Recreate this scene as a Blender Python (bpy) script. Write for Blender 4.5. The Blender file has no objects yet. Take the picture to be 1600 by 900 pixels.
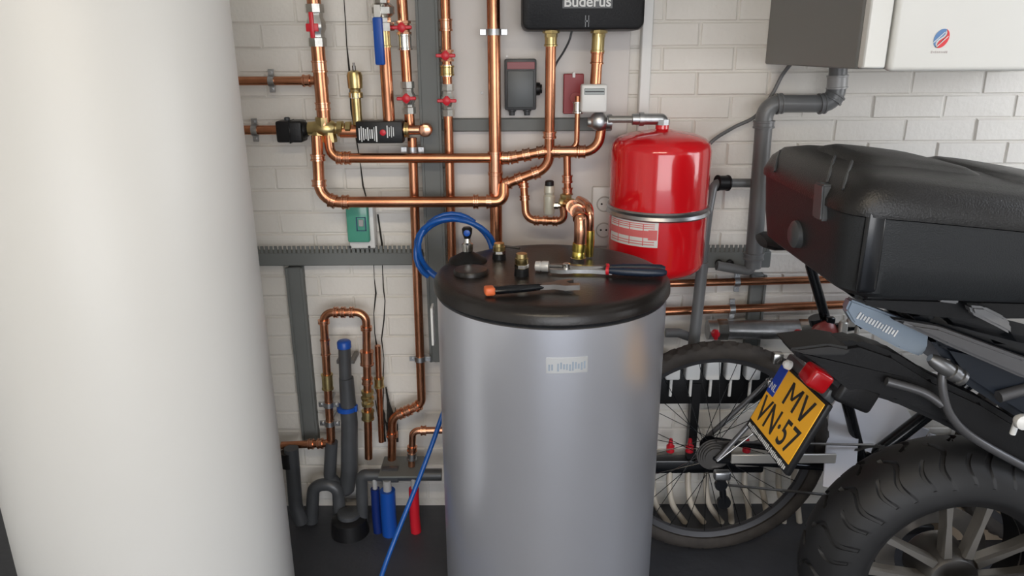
import bpy, bmesh, math, random
from mathutils import Vector, Matrix, Euler
random.seed(7)
S = bpy.context.scene
COL = S.collection
PI = math.pi

# ------------------------------------------------------------------ camera
F, PITCH, ROLL, CAMZ, D = 1155.0, 17.9, -0.26, 1.466, 2.15      # D = distance to the back wall
cd = bpy.data.cameras.new('camera'); cam = bpy.data.objects.new('camera', cd); COL.objects.link(cam)
cd.sensor_width = 36; cd.lens = F / 1600 * 36; cd.clip_start = 0.02
CM = Matrix.Translation((0, 0, CAMZ)) @ Matrix.Rotation(math.radians(90 - PITCH), 4, 'X') @ Matrix.Rotation(math.radians(ROLL), 4, 'Z')
cam.matrix_world = CM
S.camera = cam
R3 = CM.to_3x3(); C0 = Vector((0, 0, CAMZ))

# ------------------------------------------------------------------ light
S.view_settings.view_transform = 'Standard'; S.view_settings.look = 'None'
S.view_settings.gamma = 1; S.view_settings.exposure = 0.44
w = bpy.data.worlds.new('sky'); S.world = w; w.use_nodes = True
wn = w.node_tree.nodes; wl = w.node_tree.links
bg = wn['Background']; bg.inputs[1].default_value = 4.6
tc = wn.new('ShaderNodeTexCoord'); sx = wn.new('ShaderNodeSeparateXYZ'); cr = wn.new('ShaderNodeValToRGB')
wl.new(tc.outputs['Generated'], sx.inputs[0]); wl.new(sx.outputs[2], cr.inputs[0]); wl.new(cr.outputs[0], bg.inputs[0])
cr.color_ramp.elements[0].position = 0.0; cr.color_ramp.elements[0].color = (0.95, 0.95, 0.96, 1)
cr.color_ramp.elements[1].position = 0.8; cr.color_ramp.elements[1].color = (0.62, 0.74, 0.95, 1)

def area(name, loc, rot, sx_, sy_, power, col, portal=False):
    l = bpy.data.lights.new(name, 'AREA'); l.shape = 'RECTANGLE'; l.size = sx_; l.size_y = sy_
    l.energy = power; l.color = col
    if portal: l.cycles.is_portal = True
    o = bpy.data.objects.new(name, l); COL.objects.link(o); o.location = loc; o.rotation_euler = rot
    return o
RX0, RX1, RY0, RH = -1.75, 2.35, -2.9, 2.45       # room: left, right, rear, height
DX0, DX1, DH = -1.0, 2.2, 2.2                     # garage door opening
WY0, WY1, WZ0, WZ1 = 0.35, 1.75, 0.95, 2.2       # window in the right wall
area('door_portal', ((DX0 + DX1) / 2, RY0 + 0.02, DH / 2), (math.radians(90), 0, 0), DX1 - DX0, DH, 1, (1, 1, 1), True)
area('window_portal', (RX1 - 0.02, (WY0 + WY1) / 2, (WZ0 + WZ1) / 2), (0, math.radians(-90) + PI, 0), WZ1 - WZ0, WY1 - WY0, 1, (1, 1, 1), True)
area('ceiling_tube', (-0.2, -0.3, RH - 0.09), (0, 0, 0), 1.4, 0.12, 20, (1.0, 0.86, 0.66))

# ------------------------------------------------------------------ helpers
def W(px, py, off=0.0):
    """point seen at a pixel, standing `off` metres in front of the back wall"""
    return Y(px, py, D - off)
def ray(px, py):
    return (R3 @ Vector(((px - 800) / F, -(py - 450) / F, -1)))
def Y(px, py, y):
    d = ray(px, py); return C0 + d * (y / d.y)
def G(px, py, z):
    d = ray(px, py); return C0 + d * ((z - CAMZ) / d.z)
def proj(p):
    q = R3.transposed() @ (Vector(p) - C0)
    return Vector((800 + F * q.x / -q.z, 450 - F * q.y / -q.z))

MATS = {}
def mat(name, col, rough=0.5, metal=0.0, var=0.0, vs=8.0, bump=0.0, bs=60.0, coat=0.0, col2=None, trans=0.0, aniso=0.0, spec=0.5, emit=0):
    if name in MATS: return MATS[name]
    m = bpy.data.materials.new(name); m.use_nodes = True; MATS[name] = m
    n = m.node_tree.nodes; l = m.node_tree.links; b = n['Principled BSDF']
    b.inputs['Base Color'].default_value = (*col, 1); b.inputs['Roughness'].default_value = rough
    b.inputs['Metallic'].default_value = metal; b.inputs['Coat Weight'].default_value = coat
    b.inputs['Transmission Weight'].default_value = trans; b.inputs['Anisotropic'].default_value = aniso
    b.inputs['Specular IOR Level'].default_value = spec
    tcn = n.new('ShaderNodeTexCoord')
    if var > 0 or col2:
        t = n.new('ShaderNodeTexNoise'); t.inputs['Scale'].default_value = vs; t.inputs['Detail'].default_value = 4
        l.new(tcn.outputs['Object'], t.inputs['Vector'])
        r = n.new('ShaderNodeValToRGB'); r.color_ramp.elements[0].position = 0.35; r.color_ramp.elements[1].position = 0.68
        c2 = col2 if col2 else tuple(c * (1 - var) for c in col)
        r.color_ramp.elements[0].color = (*c2, 1); r.color_ramp.elements[1].color = (*col, 1)
        l.new(t.outputs['Fac'], r.inputs[0]); l.new(r.outputs[0], b.inputs['Base Color'])
    if bump > 0:
        t2 = n.new('ShaderNodeTexNoise'); t2.inputs['Scale'].default_value = bs; t2.inputs['Detail'].default_value = 3
        l.new(tcn.outputs['Object'], t2.inputs['Vector'])
        bp = n.new('ShaderNodeBump'); bp.inputs['Strength'].default_value = bump; bp.inputs['Distance'].default_value = 0.004
        l.new(t2.outputs['Fac'], bp.inputs['Height']); l.new(bp.outputs[0], b.inputs['Normal'])
    return m
WHITE_WALL = mat('painted_brick', (0.80, 0.77, 0.715), 0.5, var=0.07, vs=5, bump=0.5, bs=45)
MORTAR = mat('painted_joint', (0.75, 0.72, 0.665), 0.6, var=0.07, vs=6, bump=0.5, bs=70)
BOARD = mat('painted_board', (0.70, 0.665, 0.635), 0.5, var=0.06, vs=3, bump=0.15, bs=30)
PLASTER = mat('white_plaster', (0.74, 0.73, 0.70), 0.8, var=0.05)
FLOORM = mat('dark_concrete', (0.062, 0.066, 0.078), 0.5, var=0.4, vs=3, bump=0.3, bs=40)
COPPER = mat('copper', (0.70, 0.325, 0.185), 0.27, 1.0, vs=9, col2=(0.48, 0.20, 0.105))
COPPER2 = mat('bright_copper', (0.84, 0.45, 0.29), 0.24, 1.0, vs=14, col2=(0.64, 0.30, 0.18))
BRASS = mat('brass', (0.66, 0.53, 0.25), 0.3, 1.0, vs=30, col2=(0.50, 0.39, 0.18))
CHROME = mat('chrome', (0.82, 0.80, 0.76), 0.2, 1.0, vs=40, col2=(0.62, 0.60, 0.56))
STEEL = mat('galvanised_steel', (0.55, 0.56, 0.57), 0.35, 1.0, vs=40, col2=(0.42, 0.43, 0.44))
DSTEEL = mat('dark_steel', (0.20, 0.19, 0.18), 0.35, 0.9)
GTRAY = mat('grey_trunking', (0.155, 0.165, 0.16), 0.55, var=0.1)
GPVC = mat('grey_pvc', (0.155, 0.16, 0.165), 0.32, var=0.12, vs=5)
GPVCD = mat('dark_grey_pvc', (0.075, 0.079, 0.085), 0.35, var=0.35, vs=9)  # darker, blotchier copy of the grey pvc for the lower left pipes
GPVC2 = mat('light_grey_pvc', (0.38, 0.38, 0.38), 0.3)
BLACK = mat('black_plastic', (0.009, 0.009, 0.010), 0.42, spec=0.35, var=0.2, bump=0.1, bs=200)
BLACKG = mat('gloss_black', (0.007, 0.008, 0.010), 0.2)
DGREY = mat('dark_grey_plastic', (0.06, 0.065, 0.07), 0.4)
CASEM = mat('case_plastic', (0.012, 0.0115, 0.0115), 0.36, spec=0.45, var=0.2, vs=4, bump=0.25, bs=320)
CASEP = mat('case_side_plastic', (0.017, 0.019, 0.021), 0.45, spec=0.4, bump=0.2, bs=400)
LIDM = mat('heater_lid_plastic', (0.016, 0.013, 0.012), 0.34, var=0.25, vs=5, bump=0.12, bs=150)
RUBBER = mat('tyre_rubber', (0.016, 0.016, 0.017), 0.55, spec=0.4, var=0.3, vs=10)
BTYRE = mat('bike_tyre_rubber', (0.05, 0.042, 0.036), 0.75, var=0.4, vs=25)
RED = mat('red_enamel', (0.66, 0.008, 0.014), 0.16, coat=0.5)
REDP = mat('red_plastic', (0.62, 0.015, 0.03), 0.35)
DRED = mat('dark_red', (0.28, 0.01, 0.015), 0.4)
REFL = mat('smoked_red_reflector', (0.022, 0.004, 0.005), 0.3)
BLUE = mat('blue_hose', (0.005, 0.085, 0.36), 0.3)
BLUEP = mat('blue_plastic', (0.008, 0.075, 0.38), 0.35)
WHITEP = mat('white_plastic', (0.76, 0.76, 0.74), 0.35)
CREAM = mat('cream_pex_pipe', (0.62, 0.56, 0.47), 0.4, var=0.15, vs=10)
WMETAL = mat('white_enamel', (0.80, 0.80, 0.77), 0.35)
SIDEG = mat('grey_side_panel', (0.20, 0.198, 0.19), 0.5)
SILVER = mat('silver_foil_jacket', (0.62, 0.635, 0.69), 0.29, 0.66, var=0.05, vs=2, aniso=0.3)
ORANGE = mat('orange_plastic', (0.75, 0.16, 0.05), 0.4)
YELLOW = mat('plate_yellow', (1.0, 0.50, 0.03), 0.35)
INK = mat('black_ink', (0.02, 0.02, 0.022), 0.5)
WINK = mat('white_ink', (0.75, 0.76, 0.76), 0.5)
GINK = mat('grey_ink', (0.35, 0.36, 0.38), 0.5)
BINK = mat('blue_ink', (0.12, 0.25, 0.50), 0.5)
RINK = mat('red_ink', (0.75, 0.05, 0.06), 0.5)
PINK = mat('pale_red_ink', (0.72, 0.16, 0.16), 0.5)
GREEN = mat('green_tinted_cover', (0.06, 0.30, 0.20), 0.15, col2=(0.10, 0.36, 0.27), vs=6)
RIMM = mat('wheel_alloy', (0.36, 0.34, 0.31), 0.32, 0.8)
BGREY = mat('blue_grey_alloy', (0.30, 0.36, 0.43), 0.35, 0.6)
TANKM = mat('white_tank_jacket', (0.70, 0.695, 0.67), 0.42, var=0.04, vs=1.5)
SOOT = mat('sooty_black', (0.03, 0.026, 0.022), 0.9, var=0.4, vs=40)
def tank_marks(m):
    n = m.node_tree.nodes; l = m.node_tree.links; b = n['Principled BSDF']
    src = b.inputs['Base Color'].links[0].from_socket
    t = n.new('ShaderNodeTexCoord'); vo = n.new('ShaderNodeTexVoronoi'); vo.inputs['Scale'].default_value = 3.2
    mp = n.new('ShaderNodeMapping'); mp.inputs['Scale'].default_value = (1, 1, 0.8); mp.inputs['Rotation'].default_value = (0.5, 0.6, 0.2)
    nz = n.new('ShaderNodeTexNoise'); nz.inputs['Scale'].default_value = 7
    mx = n.new('ShaderNodeMix'); mx.data_type = 'RGBA'; mx.blend_type = 'ADD'; mx.inputs[0].default_value = 0.15
    l.new(t.outputs['Object'], mp.inputs[0]); l.new(mp.outputs[0], mx.inputs[6]); l.new(t.outputs['Object'], nz.inputs[0]); l.new(nz.outputs['Color'], mx.inputs[7])
    l.new(mx.outputs[2], vo.inputs['Vector'])
    r = n.new('ShaderNodeValToRGB'); r.color_ramp.elements[0].position = 0.03; r.color_ramp.elements[1].position = 0.09
    r.color_ramp.elements[0].color = (0.78, 0.76, 0.66, 1); r.color_ramp.elements[1].color = (1, 1, 1, 1)
    l.new(vo.outputs['Distance'], r.inputs[0])
    mu = n.new('ShaderNodeMix'); mu.data_type = 'RGBA'; mu.blend_type = 'MULTIPLY'; mu.inputs[0].default_value = 1
    l.new(src, mu.inputs[6]); l.new(r.outputs[0], mu.inputs[7]); l.new(mu.outputs[2], b.inputs['Base Color'])
tank_marks(TANKM)

def obj(name, bm, m, parent=None, smooth=True, label=None):
    me = bpy.data.meshes.new(name)
    bmesh.ops.recalc_face_normals(bm, faces=bm.faces[:])
    bm.to_mesh(me); bm.free()
    me.materials.append(m)
    if smooth:
        me.polygons.foreach_set('use_smooth', [True] * len(me.polygons))
        me.set_sharp_from_angle(angle=math.radians(38))
    o = bpy.data.objects.new(name, me); COL.objects.link(o)
    if parent: o.parent = parent; o.matrix_parent_inverse = Matrix.Identity(4); _rebase(o, parent)
    if label: o['label'] = label
    return o
ORG = {}
def _rebase(o, parent):
    # geometry is written in world space: move it into the parent's frame
    org = ORG.get(parent.name, Vector((0, 0, 0)))
    if org.length: o.data.transform(Matrix.Translation(-org))
    ORG[o.name] = org
def thing(name, label, cat, loc=(0, 0, 0), group=None):
    o = bpy.data.objects.new(name, None); COL.objects.link(o); o.location = loc; o.empty_display_size = 0.05
    o['label'] = label; o['category'] = cat
    if group: o['group'] = group
    ORG[o.name] = Vector(loc)
    return o
def tag(o, label, cat, group=None):
    o['label'] = label; o['category'] = cat
    if group: o['group'] = group
    return o
def struct(name, bm, m, parent=None, smooth=False):
    o = obj(name, bm, m, parent, smooth)
    if not parent: o['kind'] = 'structure'
    return o

def B(): return bmesh.new()
def box(bm, a, b, bev=0.0, seg=2, mtx=None):
    a = Vector(a); b = Vector(b); c = (a + b) / 2; s = b - a
    r = bmesh.ops.create_cube(bm, size=1)
    vs = r['verts']
    bmesh.ops.scale(bm, vec=(abs(s.x), abs(s.y), abs(s.z)), verts=vs)
    if bev > 0:
        es = list({e for v in vs for e in v.link_edges})
        q = bmesh.ops.bevel(bm, geom=es, offset=bev, segments=seg, affect='EDGES', profile=0.5)
        vs = list({v for f in q['faces'] for v in f.verts} | {v for v in vs if v.is_valid})
    bmesh.ops.translate(bm, vec=c, verts=vs)
    if mtx is not None: bmesh.ops.transform(bm, matrix=mtx, verts=vs)
    return vs
def frame(p, d, up=None):
    d = Vector(d).normalized()
    u = Vector(up) if up else (Vector((0, 0, 1)) if abs(d.z) < 0.9 else Vector((0, 1, 0)))
    x = u.cross(d).normalized(); y = d.cross(x)
    m = Matrix((x, y, d)).transposed().to_4x4(); m.translation = Vector(p)
    return m
def lathe(bm, p, d, prof, n=20, cap=True, hexa=False):
    """prof = [(t, r)] along direction d from p"""
    M = frame(p, d); rings = []
    for t, r in prof:
        ring = []
        for k in range(n):
            a = 2 * PI * k / n
            ring.append(bm.verts.new(M @ Vector((r * math.cos(a), r * math.sin(a), t))))
        rings.append(ring)
    for i in range(len(rings) - 1):
        for k in range(n):
            bm.faces.new((rings[i][k], rings[i][(k + 1) % n], rings[i + 1][(k + 1) % n], rings[i + 1][k]))
    if cap:
        bm.faces.new(rings[0][::-1]); bm.faces.new(rings[-1])
    return rings
def cyl(bm, a, b, r, n=16, r2=None):
    a = Vector(a); b = Vector(b)
    lathe(bm, a, b - a, [(0, r), ((b - a).length, r if r2 is None else r2)], n)
def fillet(pts, rad, seg=7):
    pts = [Vector(p) for p in pts]; out = [pts[0]]
    for i in range(1, len(pts) - 1):
        p = pts[i]; a = pts[i - 1] - p; b = pts[i + 1] - p
        la, lb = a.length, b.length; a.normalize(); b.normalize()
        ang = a.angle(b)
        if ang > PI - 0.05 or rad <= 0: out.append(p); continue
        t = min(rad / math.tan(ang / 2), la * 0.48, lb * 0.48)
        r = t * math.tan(ang / 2)
        c = p + (a + b).normalized() * (r / math.sin(ang / 2))
        s = p + a * t; e = p + b * t
        v0 = s - c; v1 = e - c; tot = v0.angle(v1); ax = v0.cross(v1).normalized()
        for k in range(seg + 1):
            out.append(c + Matrix.Rotation(tot * k / seg, 3, ax) @ v0)
    out.append(pts[-1]); return out
def tube(bm, pts, r, n=14, cap=True):
    pts = [Vector(p) for p in pts]
    tan = []
    for i in range(len(pts)):
        a = pts[max(i - 1, 0)]; b = pts[min(i + 1, len(pts) - 1)]; tan.append((b - a).normalized())
    u = tan[0].orthogonal().normalized(); rings = []
    for i, p in enumerate(pts):
        u = (u - tan[i] * u.dot(tan[i])).normalized(); v = tan[i].cross(u)
        rr = r[i] if isinstance(r, (list, tuple)) else r
        rings.append([bm.verts.new(p + (u * math.cos(2 * PI * k / n) + v * math.sin(2 * PI * k / n)) * rr) for k in range(n)])
    for i in range(len(rings) - 1):
        for k in range(n):
            bm.faces.new((rings[i][k], rings[i][(k + 1) % n], rings[i + 1][(k + 1) % n], rings[i + 1][k]))
    if cap: bm.faces.new(rings[0][::-1]); bm.faces.new(rings[-1])
def smooth_path(pts, n=8):
    pts = [Vector(p) for p in pts]; P = [pts[0]] + pts + [pts[-1]]; out = []
    for i in range(1, len(P) - 2):
        for k in range(n):
            t = k / n; a, b, c, d = P[i - 1], P[i], P[i + 1], P[i + 2]
            out.append(0.5 * ((2 * b) + (c - a) * t + (2 * a - 5 * b + 4 * c - d) * t * t + (3 * b - a - 3 * c + d) * t ** 3))
    out.append(pts[-1]); return out
def loft(bm, rings, cap=True):
    vr = [[bm.verts.new(p) for p in r] for r in rings]; n = len(vr[0])
    for i in range(len(vr) - 1):
        for k in range(n):
            bm.faces.new((vr[i][k], vr[i][(k + 1) % n], vr[i + 1][(k + 1) % n], vr[i + 1][k]))
    if cap: bm.faces.new(vr[0][::-1]); bm.faces.new(vr[-1])
def prism(bm, poly, vec):
    """poly: list of points; extruded by vec"""
    vec = Vector(vec); a = [bm.verts.new(Vector(p)) for p in poly]; b = [bm.verts.new(Vector(p) + vec) for p in poly]
    n = len(a); bm.faces.new(a[::-1]); bm.faces.new(b)
    for k in range(n): bm.faces.new((a[k], a[(k + 1) % n], b[(k + 1) % n], b[k]))
def text_bm(s, size, M, ext=0.0008, sxs=1.0, bold=0.0):
    cu = bpy.data.curves.new('txt', 'FONT'); cu.body = s; cu.size = size; cu.extrude = ext; cu.align_x = 'CENTER'; cu.align_y = 'CENTER'; cu.offset = bold
    o = bpy.data.objects.new('txt', cu); COL.objects.link(o)
    dg = bpy.context.evaluated_depsgraph_get(); me = bpy.data.meshes.new_from_object(o.evaluated_get(dg))
    bm = bmesh.new(); bm.from_mesh(me); bmesh.ops.transform(bm, matrix=M @ Matrix.Diagonal((sxs, 1, 1, 1)), verts=bm.verts)
    bpy.data.objects.remove(o); bpy.data.curves.remove(cu); bpy.data.meshes.remove(me)
    return bm
def basis(o, x, y):
    x = Vector(x).normalized(); y = Vector(y); y = (y - x * y.dot(x)).normalized(); z = x.cross(y)
    m = Matrix((x, y, z)).transposed().to_4x4(); m.translation = Vector(o); return m
def strokes(bm, M, wd, ht, n, rnd, th=0.0006):
    for i in range(n):
        x = -wd / 2 + wd * (i + 0.5) / n; h = ht * rnd.uniform(0.55, 1); w_ = wd / n * rnd.uniform(0.3, 0.7)
        box(bm, (x - w_ / 2, -h / 2, 0), (x + w_ / 2, h / 2, th), mtx=M)
FR = lambda p: basis(p, (1, 0, 0), (0, 0, 1))       # faces the camera side (normal -y)

# ------------------------------------------------------------------ setting
bm = B(); box(bm, (RX0 - 0.3, RY0 - 0.3, -0.1), (RX1 + 0.3, D + 0.3, 0)); struct('floor', bm, FLOORM)
bm = B(); box(bm, (RX0 - 6, RY0 - 9, -0.12), (RX1 + 6, RY0 - 0.3, -0.02))
struct('floor_driveway', bm, mat('driveway_paving', (0.30, 0.29, 0.27), 0.8, var=0.3, vs=4))
bm = B(); box(bm, (RX0 - 0.2, RY0 - 0.2, RH), (RX1 + 0.2, D + 0.2, RH + 0.15)); struct('ceiling', bm, PLASTER)
bm = B(); box(bm, (RX0 - 0.2, RY0 - 0.2, 0), (RX0, D + 0.2, RH)); struct('wall_left', bm, PLASTER)
bm = B()
for a, b in (((RX1, RY0 - .2, 0), (RX1 + .2, WY0, RH)), ((RX1, WY1, 0), (RX1 + .2, D + .2, RH)), ((RX1, WY0, 0), (RX1 + .2, WY1, WZ0)), ((RX1, WY0, WZ1), (RX1 + .2, WY1, RH))): box(bm, a, b)
struct('wall_right', bm, PLASTER)
bm = B()
for a, b in (((RX0, RY0 - .2, 0), (DX0, RY0, RH)), ((DX1, RY0 - .2, 0), (RX1, RY0, RH)), ((DX0, RY0 - .2, DH), (DX1, RY0, RH))): box(bm, a, b)
struct('wall_rear', bm, PLASTER)
bm = B()
for a, b in (((RX1 + .05, WY0, WZ0), (RX1 + .11, WY1, WZ0 + .05)), ((RX1 + .05, WY0, WZ1 - .05), (RX1 + .11, WY1, WZ1)), ((RX1 + .05, WY0, WZ0), (RX1 + .11, WY0 + .05, WZ1)), ((RX1 + .05, WY1 - .05, WZ0), (RX1 + .11, WY1, WZ1)), ((RX1 + .05, (WY0 + WY1) / 2 - .03, WZ0), (RX1 + .11, (WY0 + WY1) / 2 + .03, WZ1))): box(bm, a, b, 0.004, 1)
struct('window_1', bm, WHITEP)
bm = B(); box(bm, (-0.95, -0.37, RH - 0.08), (0.55, -0.23, RH), 0.01)
tag(obj('strip_light', bm, WHITEP), 'white strip light fitting on the ceiling above the photographer', 'lamp')

# back wall: painted bricks, each its own piece
wall = B(); box(wall, (RX0, D + 0.0035, 0), (RX1, D + 0.2, RH)); wall_back = struct('wall_back', wall, MORTAR)
BXP, BZP = 0.2015, 0.0657
zj = Y(1000, 150, D).z; xj = Y(1363, 170, D).x
brick_meshes = []
rb = random.Random(3)
for k in range(6):
    bm = B(); vs = box(bm, (-BXP / 2 + .002, 0, -BZP / 2 + .002), (BXP / 2 - .002, .03, BZP / 2 - .002))
    es = [e for e in bm.edges if all(v.co.y < .001 for v in e.verts)]
    bmesh.ops.bevel(bm, geom=es, offset=0.0035, segments=1, affect='EDGES')
    for v in bm.verts: v.co += Vector((rb.uniform(-.0012, .0012), rb.uniform(-.0012, .0012), rb.uniform(-.001, .001)))
    me = bpy.data.meshes.new('brick'); bm.to_mesh(me); bm.free(); me.materials.append(WHITE_WALL); brick_meshes.append(me)
rest = B(); nb = 0; cand = []
zrow0 = zj - math.floor(zj / BZP) * BZP
nrow = int(RH / BZP) + 2
BL, BR = W(694, 200).x, W(978, 200).x      # board covers this span
for r_ in range(-1, nrow):
    zc = zrow0 + (r_ + 0.5) * BZP
    if zc - BZP / 2 < -0.02 or zc + BZP / 2 > RH + .03: continue
    k0 = round((zc - (zj - BZP * 0.5)) / BZP)
    off = xj if k0 % 2 == 0 else xj + BXP / 2
    off -= math.floor((off - RX0) / BXP) * BXP
    for i in range(-1, 24):
        xc = off + (i + 0.5) * BXP
        if xc - BXP / 2 < RX0 - .12 or xc + BXP / 2 > RX1 + .12: continue
        if xc - BXP / 2 > BL + 0.01 and xc + BXP / 2 < BR - 0.01 and zc < 1.75: continue
        q = proj((xc, D, zc)); cand.append((xc, zc, 330 < q.x < 1660 and -30 < q.y < 830))
vis = [c for c in cand if c[2]]
if len(vis) > 300:
    hid = sorted(vis, key=lambda c: (680 < proj((c[0], D, c[1])).x < 1040 and proj((c[0], D, c[1])).y > 480, proj((c[0], D, c[1])).x > 1200 and proj((c[0], D, c[1])).y > 500))
    vis = hid[:300]
visset = {(c[0], c[1]) for c in vis}
for xc, zc, v in cand:
    me = rb.choice(brick_meshes); dy = rb.uniform(-0.002, 0.002)
    if (xc, zc) in visset:
        o = bpy.data.objects.new('brick', me); COL.objects.link(o); o.parent = wall_back; o.location = (xc, D + dy, zc)
    else:
        m4 = Matrix.Translation((xc, D + dy, zc)); n0 = len(rest.verts); rest.from_mesh(me); rest.verts.ensure_lookup_table()
        bmesh.ops.transform(rest, matrix=m4, verts=rest.verts[n0:])
o = obj('brickwork', rest, WHITE_WALL, wall_back, False); o['kind'] = 'stuff'
# cracks through the paint
for path in (((536, -20), (539, 30), (541, 70), (545, 112), (548, 170), (562, 255), (568, 290), (574, 315), (578, 330), (583, 405), (584, 435), (588, 458), (584, 490), (586, 520), (589, 545), (589, 585)),
             ((590, 335), (596, 380), (597, 420), (598, 450), (601, 470), (599, 500), (597, 530), (600, 560), (598, 590))):
    bm = B(); rr = random.Random(5)
    tube(bm, [W(a + rr.uniform(-1, 1), b, 0.003) for a, b in path], [0.001 + rr.random() * 0.0022 for _ in path], 5)
    obj('crack', bm, SOOT, wall_back, False)
# board and white duct
bm = B(); box(bm, (BL, D - 0.018, 0), (BR, D + 0.004, 1.9), 0.002, 1); bd = struct('trim_1', bm, BOARD)
bm = B(); a = W(1001, 100, .03).x; b = W(1018, 100, .03).x; box(bm, (a, D - .03, 0), (b, D + .004, 1.9), 0.003, 1)
tag(obj('cable_duct', bm, WHITEP), 'white vertical cable duct on the wall right of the board', 'cable duct')
bm = B()
for q in ((753, 145), (792, 88), (885, 470)):
    lathe(bm, W(q[0], q[1], .018), (0, -1, 0), [(0, .004), (.002, .004)], 10)
obj('screw_head', bm, DSTEEL, bd)

# ------------------------------------------------------------------ trunking
def plank(name, label, cat, p0, p1, wd, th, m, off, teeth=0):
    """straight rail on the wall from pixel p0 to p1 (centre line), width wd m"""
    a = W(*p0, off); b = W(*p1, off); bm = B()
    hor = abs(b.x - a.x) > abs(b.z - a.z)
    if hor:
        z = (a.z + b.z) / 2; t = thing(name, label, cat, (a.x, D, z))
        box(bm, (a.x, D - off - th, z - wd / 2), (b.x, D - off, z + wd / 2), 0.003, 1); obj('channel', bm, m, t)
        if teeth:
            bm = B(); n = int((b.x - a.x) / teeth)
            for k in range(n):
                x = a.x + (k + .3) * teeth
                box(bm, (x, D - off - th, z + wd / 2 - .001), (x + teeth * .62, D - off - th + .004, z + wd / 2 + .02))
            o = obj('comb_teeth', bm, m, t); o['kind'] = 'stuff'
    else:
        x = (a.x + b.x) / 2; z0, z1 = min(a.z, b.z), max(a.z, b.z); t = thing(name, label, cat, (x, D, z0))
        box(bm, (x - wd / 2, D - off - th, z0), (x + wd / 2, D - off, z1), 0.003, 1); obj('channel', bm, m, t)
        bm = B()
        for s_ in (-1, 1): box(bm, (x + s_ * wd / 2 - .004, D - off - th - .004, z0 + .001), (x + s_ * wd / 2 + .004, D - off - th + .006, z1 - .001), 0.001, 1)
        obj('edge_lip', bm, m, t)
    return t
plank('cable_trunking', 'grey slotted trunking running level behind the left pipes', 'trunking', (330, 399, ), (662, 399), .040, .045, GTRAY, -.004, .0135)
plank('cable_trunking', 'grey vertical trunking between the two groups of valves', 'trunking', (667, -60), (687, 560), .052, .03, GTRAY, .018)
plank('support_rail', 'grey level rail behind the dark switch box', 'rail', (692, 194), (955, 194), .036, .022, GTRAY, .019)
plank('cable_trunking', 'grey vertical trunking left of the copper loop', 'trunking', (468, 413), (487, 690), .045, .035, GTRAY, -.004)
plank('cable_trunking', 'grey slotted trunking right of the red vessel', 'trunking', (1060, 399), (1196, 399), .05, .05, GTRAY, -.004, .0135)
plank('cable_trunking', 'short grey vertical trunking under the tall grey drain pipe', 'trunking', (1179, 425), (1170, 560), .040, .03, GTRAY, -.004)
bm = B(); p = W(1135, 415, .06)
for dx in (-.02, .012): lathe(bm, p + Vector((dx, .012, .005)), (0, -1, 0), [(0, .011), (.012, .010), (.014, .005)], 12)
t = [o for o in bpy.data.objects if o.get('label') == 'grey slotted trunking right of the red vessel'][0]
obj('gland', bm, BLACK, t)

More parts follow.
